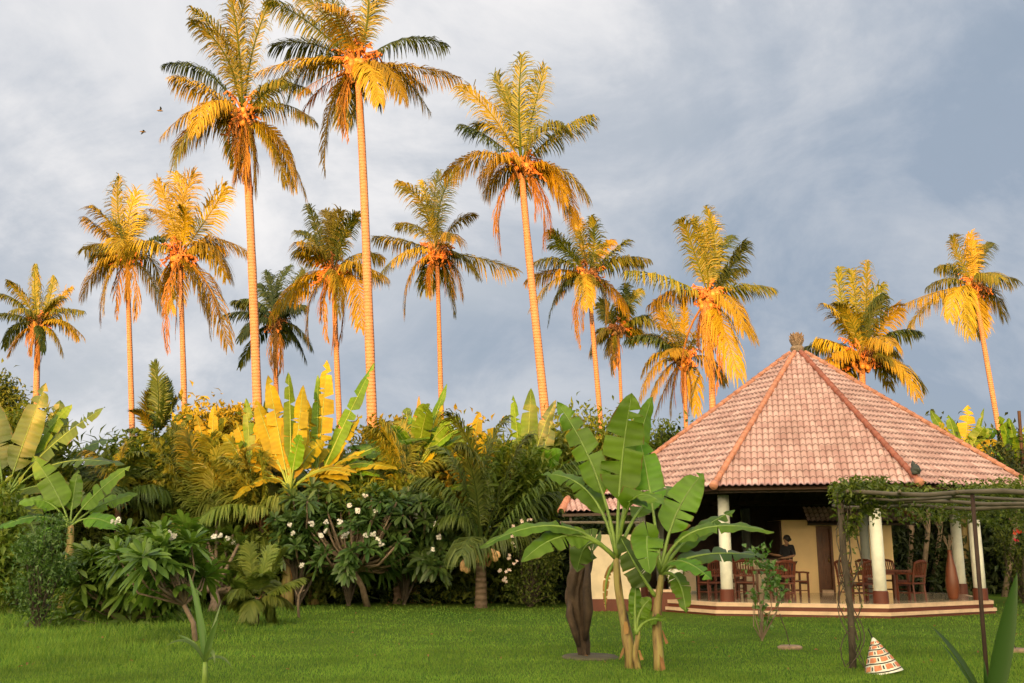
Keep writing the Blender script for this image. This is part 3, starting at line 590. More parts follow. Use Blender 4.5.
# pergola, mosaic cone, lawn oddments
def build_pergola():
    p1 = gp(853, 667); p2 = gp(988, 690); z1 = at(853, 496, p1[1])[2]
    T = thing('pergola', 'rustic bamboo pergola frame over the lawn on thin dark posts', 'pergola', p1)
    b = MB(); zt = z1+.03; z2 = at(988, 493, p2[1])[2]; b.tube([p1-UP*.1, p1+V(.02, 0, .8), p1+V(-.03, 0, 1.6), V(p1[0]-.02, p1[1], zt)], [.055, .05, .046, .045], 8, wob=.05); b.build('post', M['bark_dark'], T, True)
    b = MB(); b.tube([p2-UP*.1, V(p2[0]+.03, p2[1], z2)], .026, 8, wob=.03); b.build('post', M['rust'], T, True)
    p4 = p2+V(2.9, 2.6, 0)
    for q in (p2+V(2.3, -.2, 0), p4): b = MB(); b.tube([q-UP*.1, V(q[0], q[1], z2)], .04, 8, wob=.03); b.build('post', M['bark_dark'], T, True)
    dv = nrm(p2-p1)
    for k, (off, z, r) in enumerate(((0, 0, .028), (.35, -.05, .018), (1.2, -.06, .024), (2.2, -.08, .026))):
        o = V(.3*off, off, z); b = MB(); n = 9; P = [V(*(p1+o))*V(1, 1, 0)+V(0, 0, zt+z+(z2-zt)*(-.15+5.0*i/(n-1))/np.linalg.norm(p2-p1))+(-.15+5.0*i/(n-1))*dv+V(0, 0, .025*math.sin(i*1.7+k)) for i in range(n)]; b.tube(P, [r*(1.15 if i % 2 else 1) for i in range(n)], 8); b.build('rail', M['bamboo'], T, True)
    for s in (.35, 1.4, 2.4): q = p1+dv*s; b = MB(); b.tube([V(q[0]-.2, q[1]-.2, zt+.03+(z2-zt)*s/2), V(q[0]+.7, q[1]+2.3, zt+.02+(z2-zt)*s/2)], .025, 6); b.build('cross_pole', M['bamboo'], T, True)
    # vine
    W = thing('climbing_vine', 'leafy climbing vine wound round the pergola post and along its rails', 'vine', p1, None)
    b = MB()
    for k in range(5):
        n = 22; ph = rng.uniform(0, 6.28); P = []
        for i in range(n):
            t = i/(n-1); rr = .065+.17*abs(math.sin(t*5+ph))*(1-t)**1.5 + (.03 if k > 3 else 0); a = ph+t*9*(1 if k % 2 else -1)
            P.append(p1+V(rr*math.cos(a), rr*math.sin(a), t*zt))
        b.tube(P, .008 if k < 5 else .012, 5)
    q = at(868, 560, p1[1]); b.tube([at(858, 640, p1[1]), at(846, 600, p1[1]), at(862, 560, p1[1]), at(848, 500, p1[1])], [.016, .013, .012, .01], 5)
    b.build('stems', M['bark_dark'], W)
    b = MB()
    def clump(c, sg, n, L=.10): P = c+np.clip(rng.normal(size=(n, 3)), -1.7, 1.7)*V(*sg); b.leaves(P, rng.normal(size=(n, 3))*V(1, 1, .6)+UP*-.1, rng.uniform(.6, 1.3, n)*L, L*.5)
    D = p1[1]
    clump(at(862, 488, D), (.20, .28, .07), 700); clump(at(885, 494, D), (.24, .3, .06), 700); clump(at(848, 495, D), (.12, .16, .08), 190)
    clump(at(850, 524, D), (.08, .08, .09), 90, .13); clump(at(868, 508, D), (.10, .08, .05), 60, .12); clump(at(850, 545, D), (.08, .1, .3), 60, .07); clump(at(855, 600, D), (.1, .1, .25), 50, .05)
    for u, sz in ((915, 1.1), (945, .9), (972, 1.2), (995, 1.4), (1018, 1.5), (1045, 1.5)): clump(at(u, 503, D+.6), (.24*sz, .7, .14*sz), int(430*sz), .085)
    for u in (985, 1000, 1015, 1035): clump(at(u, 492, D-.3), (.15, .3, .05), 200, .08)
    b.build('foliage', M['vine_leaf'], W)
build_pergola()
def build_cone():
    p = gp(883, 671); T = thing('mosaic_cone', 'small white mosaic cone with orange and black stones leaning on the lawn', 'ornament', p)
    ax = nrm(V(-.2, .12, 1)); x = nrm(np.cross(ax, V(0, 1, 0))); y = np.cross(ax, x); H, R = .47, .25
    def pt(t, a, o=0): r = R*(1-t)**.92+.012+o; return p + ax*(H*t-.03) + x*r*math.cos(a) + y*r*math.sin(a)
    k = 28; b = MB(); n = 12; b.add([pt(i/n, j/k*6.2832) for i in range(n+1) for j in range(k)], [(i*k+j, i*k+(j+1) % k, (i+1)*k+(j+1) % k, (i+1)*k+j) for i in range(n) for j in range(k)]+[tuple(n*k+j for j in range(k))]); b.build('body', M['white_paint'], T, True)
    b = MB(); o = MB(); s = MB()
    ts = [.07, .30, .50, .67, .80]
    for t in ts: b.tube([pt(t+.012*math.sin(3*a), a, .004) for a in np.linspace(0, 6.2832, 29)], .007, 5)
    for i, t in enumerate(ts):
        t2 = (ts+[.93])[i+1]; m = max(4, int(9-1.3*i))
        for j in range(m):
            a0 = (j+.15+.35*(i % 2))/m*6.2832; a1 = a0+.62/m*6.2832; d = (t2-t)
            aa = np.linspace(a0, a1, 5); lo = [pt(t+d*.17+.02*rng.random(), a, .005) for a in aa]; hi = [pt(t+d*.86-.02*rng.random(), a, .005) for a in aa]
            o.add(lo+hi, [(q, q+1, q+6, q+5) for q in range(4)])
            aa = np.linspace(a1+.12/m*6.28, a1+.24/m*6.28, 3); lo = [pt(t+d*.3, a, .006) for a in aa]; hi = [pt(t+d*.72, a, .006) for a in aa]; s.add(lo+hi, [(q, q+1, q+4, q+3) for q in range(2)])
    b.build('dark_bands', M['black'], T); o.build('orange_pattern', plain('orange_stone', (.55, .2, .1), .6, .3, 20), T); s.build('black_pattern', M['black'], T)
    b = MB(); b.tube([pt(1, 0), pt(1, 0)+V(-.03, 0, .08), pt(1, 0)+V(-.05, 0, .12)], .009, 5); b.build('hook', M['black'], T)
build_cone()
def build_stump():
    g = gp(590, 657); rg = np.random.default_rng(4); T = thing('driftwood_stump', 'gnarled dark driftwood stump upright on a round lawn plinth', 'stump', g)
    b = MB(); b.lathe(g, [(.44, -.05), (.44, .0), (.40, .025), (.3, .03)], 26); b.build('plinth', M['plinth'], T)
    D = g[1]; KL = np.array([(584, 655, 13), (582, 640, 15), (580, 622, 22), (577, 605, 27), (576, 590, 27), (579, 575, 24), (583, 562, 21), (585, 550, 19)], float); vv = np.linspace(655, 550, 36); L = [(float(np.interp(-v, -KL[:, 1], KL[:, 0])), float(v), float(np.interp(-v, -KL[:, 1], KL[:, 2])*.74)) for v in vv]
    P = [at(u, v, D) for u, v, w in L]; s = 62.; k = 40; b = MB(); vs = []
    for i, ((u, v, w), p) in enumerate(zip(L, P)):
        for j in range(k):
            a = j/k*6.2832; r = w/s/2*(1+.20*math.sin(3*a+i*.10)+.5*abs(noise.noise((math.cos(a)*2.2+i*.05, math.sin(a)*2.2, i*.09)))*1.2-.12+.10*math.sin(9*a-i*.22)); vs.append(p+V(r*math.cos(a), r*.8*math.sin(a), 0))
    n = len(L); b.add(vs, [(i*k+j, i*k+(j+1) % k, (i+1)*k+(j+1) % k, (i+1)*k+j) for i in range(n-1) for j in range(k)]+[tuple((n-1)*k+j for j in range(k))])
    b.tube([at(570, 600, D-.1), at(569, 615, D-.2), at(575, 632, D-.18), at(579, 646, D-.1)], [.03, .07, .06, .03], 8, wob=.15); b.tube([at(588, 560, D-.1), at(587, 590, D-.22), at(589, 610, D-.2), at(586, 640, D-.1)], [.04, .07, .07, .03], 8, wob=.15)
    b.build('trunk', M['driftwood'], T, True)
build_stump()
def lawn_hoop(u, v, lab, h):
    g = gp(u, v); T = thing('sprinkler_stone', lab, 'lawn sprinkler', g)
    b = MB(); b.lathe(g, [(.2, -.03), (.21, .02), (.16, .045), (.05, .04)], 14, 1., .8); b.build('stone', M['stone'], T, True)
    b = MB(); b.tube([g+UP*.03, g+V(-.05, 0, h*.5), g+V(-.12, 0, h*.85), g+V(-.14, 0, h)], .008, 5); b.build('riser_tube', M['bark_dark'], T)
lawn_hoop(790, 648, 'flat stone with thin bent stake on the lawn below the pavilion steps', .55)
lawn_hoop(1016, 651, 'flat stone with thin stake on the lawn at the right edge', .35)
def build_pole():
    a, c = at(1019, 470, 36), at(1019, 411, 36); T = MB(); T.tube([V(a[0], 36, 0), c], .06, 8); o = T.build('rusty_pole', M['rust'], None); tag(o, 'thin rusty pole rising behind the roof corner at the right edge', 'pole')
build_pole()
def bird(u, v, D, lab, r):
    p = at(u, v, D); T = thing('bird', lab, 'bird', p, 'birds flying over the palms')
    b = MB(); b.tube([p+V(-.25, 0, 0), p+V(-.12, 0, .02), p+V(.05, 0, .03), p+V(.17, 0, .05), p+V(.24, 0, .04)], [.02, .06, .07, .05, .01], 7); b.build('body', M['bird'], T, True)
    for s in (-1, 1):
        b = MB(); b.add([p+V(.08, 0, .05), p+V(-.08, 0, .05), p+V(-.06, s*.25, .05+r*.5), p+V(.1, s*.25, .07+r*.5), p+V(-.1, s*.52, .02+r), p+V(-.03, s*.52, .02+r)], [(0, 1, 2, 3), (3, 2, 4, 5)]); b.build('wing', M['bird'], T)
    T.rotation_euler = (0, 0, .5)
bird(160, 111, 75, 'higher of two small birds gliding left of the tall palm', .14); bird(143, 132, 75, 'lower of two small birds gliding left of the tall palm', -.04)
# ------------------------------------------------------------------ palms
WIND = V(0, 0, 0)
def frond(b, c, ctrl, tip, ll, n=44, droop=.9, w=.055, start=.13, ragged=.12, close=0., facing=True):
    t = np.linspace(start, 1, n); P = bez(c, ctrl, tip, t); T = dbez(c, ctrl, tip, t)
    hz = tip-c; hz[2] = 0; tw = rng.uniform(-.9, .9) if facing else 0.; hz = V(hz[0]*math.cos(tw)-hz[1]*math.sin(tw), hz[0]*math.sin(tw)+hz[1]*math.cos(tw), 0)
    if facing and (tip-c)[2] > .75*np.linalg.norm(tip-c): hz = V(hz[0]*.35, (1 if rng.random() < .5 else -1)*np.linalg.norm(tip-c)*.5, 0)
    sd = np.cross(hz if np.linalg.norm(hz) > .3 else V(rng.normal(), rng.normal(), 0), UP)
    S = nrm(sd[None]-T*np.sum(T*sd, 1)[:, None]); Nn = np.cross(S, T)
    u = (t-start)/(1-start); prof = np.minimum(1, .5+u*2.2)*(1-np.clip((u-.6)/.4, 0, 1)**2*.6); upr = (tip-c)[2]/np.linalg.norm(tip-c); ang = np.radians((74-38*u) if upr < .6 else (56-32*u))
    vs, k = [], 0; side_g = rng.uniform(.6, 1.35, 2)
    for s in (-1, 1):
        ln = (ll*prof*(1+ragged*rng.normal(size=n))*np.where(rng.random(n) < .10, .3, 1))[:, None]; gap = rng.integers(0, n); ln[gap:gap+int(rng.integers(1, 5))] *= .25
        d1 = nrm(S*s*np.sin(ang)[:, None]*(1-close) + T*np.cos(ang)[:, None] + Nn*.12 - UP*((.10 if upr > .6 else .32)+.5*close) + rng.normal(size=(n, 3))*.09)
        g = droop*(.75+.5*rng.random(n))[:, None]
        m = P+d1*ln*.42; d2 = nrm(d1-UP*g*side_g[(s+1)//2]+WIND); e = m+d2*ln*.36; d3 = nrm(d2-UP*g*.8); tp = e+d3*ln*.26
        wv = nrm(np.cross(d1, Nn)+.15*rng.normal(size=(n, 3)))*w*.5
        vs.append(np.stack([P-wv*.5, P+wv*.5, m-wv, m+wv, e-wv*.75, e+wv*.75, tp], 1).reshape(-1, 3))
    o = np.arange(2*n)*7; f4 = np.concatenate([np.stack([o, o+1, o+3, o+2], 1), np.stack([o+2, o+3, o+5, o+4], 1)]).tolist(); f3 = np.stack([o+4, o+5, o+6], 1).tolist()
    b.add(np.concatenate(vs), f4+f3)
    tt = np.linspace(0, 1, 9); L = np.linalg.norm(tip-c); b.tube(bez(c, ctrl, tip, tt), np.linspace(.011*L, .003*L, 9), 4)
def palm(lab, crown, low, D, tips, r, fill=9, L=4., dead=(), nuts=5, deep=False, gold=.35, mid=None, skirt=0, group='tall coconut palms', name='coconut_palm', ll=1.2, w=.05, seed=0, droop=1.25, sheath=.5, fib=1., young=None):
    global rng
    rng = np.random.default_rng(1000+seed)
    c = at(crown[0], crown[1], D); lo = at(low[0], low[1], D+.2)
    d = (lo-c); k = (c[2])/max(.5, c[2]-lo[2]); base = c+d*k; base[0] = lo[0]+(base[0]-lo[0])*.75; base[2] = 0
    T = thing(name, lab, 'palm tree', base, group)
    ctrl = at(mid[0], mid[1], D) if mid is not None else (c+base)/2+V((lo[0]-(c[0]+base[0])/2)*.6*0, 0, 0)
    if mid is not None: ctrl = 2*ctrl-.5*(c+base)
    t = np.linspace(0, 1, 26); P = bez(base-UP*.1, ctrl, c, t); rad = r*.70*(1.25-.45*t); rad[0] *= 1.3; rad[1] *= 1.1
    b = MB(); b.tube(P, rad*(1+.03*rng.normal(size=26)), 12); b.build('trunk', M['palm_trunk_dark' if young else 'palm_trunk'], T, True)
    s_px = np.linalg.norm(at(crown[0]+1, crown[1], D)-c)
    global WIND; WIND = V(rng.uniform(-.1, .45), rng.uniform(-.2, .2), 0)*(0 if young else 1)
    allt = []; ll = ll*rng.uniform(.85, 1.15); droop = droop*rng.uniform(.8, 1.2)
    for e in tips: allt.append((at(e[0], e[1], D)+V(0, rng.uniform(-.35, .35)*L, 0), e[2] if len(e) > 2 else None))
    fill = fill if young else max(3, fill-3)
    for i in range(fill):
        a = i*2.39996+seed; el = math.radians(52-108*((i+.5)/fill)); q = L*rng.uniform(.78, .98); allt.append((c+V(math.cos(el)*math.cos(a)*q*.9, math.cos(el)*math.sin(a)*q*.9, math.sin(el)*q), None))
    for tip, arch in allt:
        v = tip-c; h = math.hypot(v[0], v[1]); ln = np.linalg.norm(v); up = v[2]/ln
        bow = nrm(np.cross(v, V(0, 1, 0)))*ln*rng.uniform(-.17, .17)
        a = (.30*h+.04*ln if up > -.2 else .42*h+.14*ln) if arch is None else arch*ln
        ctl = c+v*.5+UP*a + bow + (nrm(V(v[0], v[1], 0))*ln*.12 if up < -.3 else 0)
        mt = M['palm_leaf' if (tip[2] > 4.3 and rng.random() < .3) else young] if young else M['palm_leaf_deep'] if deep else (M['palm_leaf_gold'] if rng.random() < (gold*(1.5 if up < .1 else .6)) else (M['palm_leaf_deep'] if rng.random() < .22 else M['palm_leaf']))  # some high young fronds take a yellower leaf, imitating sunlit tops
        b = MB(); frond(b, c+nrm(v)*.12, ctl, tip, ll*(.85+.3*rng.random())*(1.0 if up < .5 else .85), 88 if D < 46 else 70, droop*rng.uniform(.75, 1.25)*(1. if up < .6 else .8), w*(1 if D < 46 else 1.25), facing=not young); b.build('frond', mt, T)
    for e in dead:
        tip = at(e[0], e[1], D)+V(0, rng.uniform(-.5, .1), 0); v = tip-c; ctl = c+v*.4+nrm(V(v[0]+.01, v[1]-.2, 0))*np.linalg.norm(v)*.25
        b = MB(); frond(b, c, ctl, tip, ll*.62, 34, 1.6, w*.9, .1, .3, .45); b.build('dead_frond', M['dead_leaf'], T)
    # fibre and old leaf bases under the crown
    b = MB(); n = int(26*min(1, fib*1.5))
    for i in range(n):
        a = rng.uniform(0, 6.28); h = fib*rng.uniform(-.35, .75)*(1 if i % 3 else .6); p = c+V(math.cos(a), math.sin(a), 0)*r*.9-UP*max(0, h)*sheath*2.; q = p+V(math.cos(a), math.sin(a), 0)*rng.uniform(.2, .5)*fib+UP*rng.uniform(.1, .55)*fib
        b.tube([p-UP*.1*fib, (p+q)/2-UP*.02, q], [.07*fib, .075*fib, .03*fib], 5)
    if skirt:
        for i in range(int(22*skirt)):
            a = rng.uniform(0, 6.28); p = c+V(math.cos(a), math.sin(a), 0)*r*1.1; q = p+V(math.cos(a), math.sin(a), 0)*rng.uniform(.05, .4)-UP*rng.uniform(.8, 2.2)*skirt; b.tube([p, (p+q)/2+V(math.cos(a), math.sin(a), 0)*.12, q], [.05, .06, .015], 4)
    b.build('leaf_base', M['sheath'], T)
    if young and nuts:
        for i in range(3):
            d = V((-.55, .02, .5)[i], -.45, (-.22, .02, .12)[i])
            for k in range(6): b = MB(); b.ball(c+d*.8+V(rng.normal()*.12, -.1, -.25+rng.normal()*.08), rng.uniform(.075, .1), 8, 6, 1.1); b.build('coconut', M['young_nut'], T, True)
    elif nuts:
        b = MB()
        for i in range(22):
            a = i*2.4; p = c+UP*rng.uniform(-.2, .3); d = V(math.cos(a), math.sin(a), 0); e = p+d*rng.uniform(.5, 1.05)+UP*rng.uniform(-.7, .8); m_ = (p+e)/2+UP*.2; b.tube([p, m_, e], [.05, .04, .02], 5)
            for k in range(9): s_ = bez(p, m_, e, [.35+.08*k])[0]; q = s_+rng.normal(size=3)*V(.12, .12, .1)+d*.05-UP*.12; b.tube([s_, q], [.03, .045], 4)
        b.build('flower_stalk', M['flower_stalk'], T)
    for i in range(0 if young else nuts*2):
        a = rng.uniform(math.pi*.9, 2.1*math.pi); p = c+V(math.cos(a), math.sin(a), 0)*rng.uniform(.28, .5)+UP*rng.uniform(-.5, .15); b = MB(); b.ball(p, rng.uniform(.12, .17), 8, 6, 1.15); b.build('coconut', M['coconut'], T, True)
    return T
palm('tall palm with a bare golden trunk, second tallest, leftmost of the two giants', (243, 118), (258, 390), 40, [(167, 68), (165, 139), (178, 151), (185, 176), (195, 14), (200, 35), (236, -2), (255, -6), (272, 5), (306, 54), (318, 130), (302, 190), (260, 197), (236, 183), (285, 183)], .24, 9, 4.2, [(246, 185), (252, 190), (240, 178)], 8, skirt=.8, seed=1, mid=(251, 240))
palm('tallest palm, its straight yellow trunk passing right of the lit banana clump', (357, 66), (373, 430), 38, [(457, 70, .28), (427, 98), (404, 105), (380, 108), (271, 42), (264, 84), (271, 8), (295, -14), (330, -36), (362, -42), (392, -12), (325, 172), (340, 110), (446, 40)], .24, 8, 4.1, [(348, 137), (299, 95), (305, 110), (344, 130)], 9, skirt=.5, seed=2, mid=(366, 240))
palm('tall palm in the middle, trunk curving down to the right, long drooping gold fronds', (522, 165), (551, 432), 44, [(460, 90), (462, 124), (446, 178, .3), (485, 190), (590, 187, .3), (590, 124), (545, 66), (522, 64), (494, 70), (505, 84), (564, 205)], .24, 8, 3.9, [(496, 232), (501, 250), (543, 247), (550, 232), (535, 215)], 6, gold=.6, seed=3, mid=(530, 265))
palm('palm with a dense upright crown overlapping the crown of its right neighbour', (127, 255), (135, 445), 55, [(77, 243), (91, 275), (107, 221), (122, 180), (138, 194), (113, 316), (158, 308), (140, 215), (95, 225)], .22, 9, 3.8, [(103, 324), (120, 318), (138, 318), (130, 300)], 5, gold=.8, seed=4)
palm('palm with a golden drooping crown between the dense palm and the left giant', (180, 256), (187, 420), 52, [(142, 202), (158, 182), (174, 172), (227, 190), (194, 174), (245, 249), (237, 285), (229, 344), (158, 288), (205, 330), (213, 320)], .22, 8, 4., [(170, 350), (176, 335), (222, 320)], 6, gold=.7, seed=5)
palm('short small palm far off at the left edge with an open rounded crown', (38, 325), (37, 410), 75, [(0, 296), (32, 270), (51, 275), (71, 288), (89, 340), (63, 354), (12, 356), (2, 316), (40, 268), (15, 285), (85, 312)], .36, 9, 3.9, [(36, 370), (40, 362), (34, 355)], 4, skirt=1., gold=.5, seed=6, w=.065)
palm('dark green shaded palm low between the left giant and the orange skirted palm', (275, 322), (277, 392), 64, [(229, 317), (235, 363), (263, 268), (286, 260), (299, 344), (252, 279), (301, 268), (311, 347), (245, 300), (310, 310)], .26, 9, 4., [(276, 375), (272, 368), (280, 372)], 3, deep=True, seed=7, w=.065)  # deep frond colour stands in for the shade on this palm
palm('palm with a hanging skirt of dead orange fronds, left of the tallest trunk', (333, 272), (341, 420), 50, [(292, 224), (301, 256), (309, 207), (332, 205), (343, 216), (362, 222), (381, 252), (364, 332), (311, 344), (275, 325, .3), (378, 283), (322, 206)], .21, 8, 3.8, [(332, 351), (328, 340), (338, 345), (322, 320)], 8, skirt=.8, gold=.6, seed=8)
palm('palm with an orange nut cluster and one long green frond reaching right', (437, 252), (442, 400), 54, [(374, 233, .25), (381, 279), (402, 191), (406, 317), (438, 166), (457, 166), (473, 210), (517, 264, .22), (454, 313), (423, 283), (461, 292), (478, 275), (420, 175)], .20, 6, 3.8, [(430, 290), (445, 295)], 12, seed=9, gold=.5)
palm('palm right of the curved middle palm with broad fronds spread both ways', (588, 276), (602, 420), 56, [(527, 278), (531, 306), (548, 325), (536, 262), (550, 243), (569, 213), (590, 222), (625, 246), (647, 262), (629, 313), (604, 327), (578, 212), (612, 240)], .21, 7, 3.8, [(580, 345), (583, 330), (577, 335)], 5, gold=.5, seed=10)
palm('slim small palm with a sparse crown just right of the broad fronded palm', (618, 330), (622, 410), 66, [(600, 305), (661, 327, .35), (611, 350), (625, 288), (640, 292), (600, 330), (650, 312)], .17, 6, 3.0, [(613, 373), (610, 350), (616, 365)], 3, gold=.6, seed=11, w=.06)
palm('low palm behind and left of the tall skirted palm near the roof', (684, 358), (686, 425), 58, [(626, 341), (640, 332), (640, 400), (655, 415), (643, 373), (668, 299), (682, 303), (654, 306), (672, 415), (700, 410)], .2, 8, 3.8, [(676, 405), (688, 412), (682, 400)], 4, gold=.7, seed=12)
palm('palm close to the roof with a thick red brown skirt of dead fronds', (709, 298), (713, 420), 48, [(625, 276, .22), (678, 228, .3), (703, 213), (715, 218), (743, 246), (768, 292, .2), (754, 341), (734, 380), (690, 225), (735, 232)], .24, 6, 3.6, [(710, 387), (705, 375), (716, 392), (700, 350), (720, 370), (685, 408)], 7, skirt=1.3, gold=.55, seed=13)
palm('bushy palm rising straight behind the right slope of the roof', (862, 358), (863, 440), 46, [(841, 267), (866, 263), (829, 309), (822, 336), (829, 355), (909, 351, .3), (932, 383, .25), (902, 370), (898, 309), (883, 285), (848, 374), (852, 270), (876, 300)], .24, 12, 4.1, [], 4, gold=.6, seed=14)
palm('lone leaning palm at the far right with a thin slanted trunk', (974, 286), (1001, 432), 62, [(909, 301, .25), (913, 330, .2), (935, 282), (949, 240), (966, 237), (997, 240), (1022, 277, .2), (1008, 313), (985, 332), (961, 339), (980, 243), (945, 320)], .21, 5, 3.6, [(990, 310), (966, 325)], 4, gold=.3, seed=15, mid=(984, 345))

# young palms
palm('young coconut palm with low nuts and arching fronds at the hedge foot', (481, 550), (481, 603), 29, [(418, 482, .4), (424, 505, .55), (462, 450, .3), (578, 462, .38), (540, 515, .5), (506, 416, .2), (440, 520, .5), (555, 490, .4), (450, 418, .25), (528, 436, .35), (520, 530, .5), (434, 446, .4)], .22, 3, 3.0, [], 3, gold=.15, seed=21, group='young coconut palms in the garden', ll=1.05, w=.05, droop=1.1, fib=.6, young='palm_leaf_green')
palm('young palm with broad drooping fronds in the hedge below the golden bush', (222, 548), (222, 604), 30.5, [(190, 465), (241, 462), (165, 500), (292, 505, .35), (205, 455), (260, 480), (178, 480), (150, 535), (285, 545), (228, 450)], .2, 6, 3., [], 0, gold=.12, seed=22, group='young coconut palms in the garden', ll=.95, w=.05, droop=.9, fib=.5, young='palm_leaf_light')
palm('spiky small palm with a stiff dark tuft above the left hedge', (155, 440), (154, 470), 34, [(158, 366), (169, 380), (148, 393), (140, 410), (175, 400), (135, 430), (180, 440), (150, 380)], .13, 5, 1.4, [(150, 475), (160, 472)], 0, gold=.2, seed=23, group='young coconut palms in the garden', ll=.5, w=.05, droop=.3, fib=.5, young='palm_leaf_green')
def rod_trunk_palm():
    palm('little palm with pale fan fronds on a short stem in the left lawn', (257, 598), (257, 622), gp(257, 624)[1], [(300, 578, .2), (238, 592, .2), (283, 552), (250, 545), (226, 562), (268, 548), (232, 604, .3), (288, 604, .3), (246, 612, .4), (272, 612, .4)], .07, 7, .8, [], 0, gold=.1, seed=24, group='young coconut palms in the garden', ll=.42, w=.035, droop=.6, sheath=.1, fib=.12, young='palm_leaf_light')
rod_trunk_palm()

YG = 'young coconut palms in the garden'
palm('young palm with pale golden fronds between the spiky palm and the banana clump', (190, 520), (190, 560), 30.8, [(140, 470, .3), (160, 440, .25), (185, 432, .15), (215, 440, .25), (240, 470, .35), (150, 520, .5), (232, 515, .5), (172, 425, .2)], .16, 3, 2.8, [(150, 545), (225, 540)], 0, gold=.3, seed=31, group=YG, ll=.95, w=.05, droop=1., fib=.4, young='palm_leaf_light')
palm('young palm with fine arching fronds right of the yellow banana clump', (398, 500), (398, 560), 31., [(350, 462, .35), (372, 430, .25), (398, 420, .15), (425, 428, .25), (446, 458, .35), (360, 495, .5), (440, 495, .5), (385, 425, .2)], .16, 3, 2.6, [(430, 515)], 0, gold=.3, seed=32, group=YG, ll=.9, w=.05, droop=1., fib=.4, young='palm_leaf_light')
palm('young palm with loose green fronds under the left end of the banana clump', (262, 515), (262, 570), 30., [(215, 485, .35), (232, 462, .25), (262, 455, .2), (290, 500, .4), (225, 520, .5), (300, 520, .5), (245, 455, .2)], .15, 3, 2.4, [(235, 540), (285, 535)], 0, gold=.2, seed=33, group=YG, ll=.9, w=.05, droop=1., fib=.4, young='palm_leaf_light')
palm('young palm with green fronds in the left hedge above the low frangipani', (118, 500), (118, 560), 29.5, [(70, 478, .3), (90, 452, .25), (120, 448, .2), (150, 455, .3), (165, 490, .4), (80, 515, .5), (155, 520, .5)], .15, 3, 2.2, [], 0, gold=.1, seed=34, group=YG, ll=.85, w=.05, droop=1., fib=.4, young='palm_leaf_green')
# sprouting seedlings with strap leaves
SM = 'sapling_leaf'
def seedling(lab, base, leaves, stem_r=.03, stem_top=None):
    T = thing('coconut_seedling', lab, 'seedling', base, 'coconut seedlings on the lawn')
    top = stem_top if stem_top is not None else base+UP*.25; b = MB(); b.tube([base-UP*.05, (base+top)/2, top], [stem_r*1.3, stem_r, stem_r*.7], 8); b.build('stem', M['banana_stalk'], T, True)
    for (tip, ctl, w, tw) in leaves:
        n = 12; t = np.linspace(0, 1, n); P = bez(top, ctl, tip, t); Tn = dbez(top, ctl, tip, t); hint = V(*tw); S = nrm(np.cross(Tn, hint)); Nn = np.cross(S, Tn)
        hw = w/2*np.sin(np.pi*np.clip(t*.93+.07, 0, 1)**.75)**.8; hw[-1] = .001
        b = MB(); vs = np.concatenate([np.stack([P[i]-S[i]*hw[i]+Nn[i]*hw[i]*.45, P[i], P[i]+S[i]*hw[i]+Nn[i]*hw[i]*.45]) for i in range(n)])
        b.add(vs, [(i*3+j, i*3+j+1, (i+1)*3+j+1, (i+1)*3+j) for i in range(n-1) for j in range(2)], [(t[i], j/2) for i in range(n) for j in range(3)]); b.build('leaf', M[SM], T, True)
    return T
b0 = gp(205, 684); D0 = b0[1]
seedling('coconut seedling with upright strap leaves in the left foreground grass', b0, [(at(187, 568, D0), at(204, 622, D0), .085, (.3, -1, .1)), (at(196, 584, D0+.1), at(206, 630, D0), .06, (-.5, -1, .1)), (at(219, 617, D0), at(208, 640, D0), .08, (.6, -1, 0)), (at(166, 646, D0-.2), at(190, 630, D0-.1), .05, (0, -1, 1)), (at(178, 635, D0), at(195, 640, D0), .05, (0, -1, 1)), (at(215, 665, D0-.2), at(214, 640, D0-.2), .06, (0, -1, .3)), (at(222, 600, D0+.1), at(209, 640, D0), .05, (0, -1, .2)), (at(232, 668, D0), at(222, 650, D0), .04, (0, -1, 1))], .035, at(205, 662, D0))
D1 = 8.6; b1 = V(at(985, 600, D1)[0], D1, 0)
SM = 'strap_leaf'
seedling('large coconut seedling with broad dark blades at the right front corner', b1, [(at(1017, 572, D1), at(1000, 640, D1), .20, (.3, -1, .1)), (at(1008, 612, D1+.3), at(998, 660, D1+.3), .13, (.5, -1, .1)), (at(931, 626, D1-.3), at(958, 655, D1-.2), .12, (.2, -.7, .8)), (at(938, 640, D1-.1), at(960, 665, D1), .05, (.2, -.7, .8)), (at(984, 660, D1), at(986, 690, D1), .05, (0, -1, 0))], .04, at(988, 712, D1))

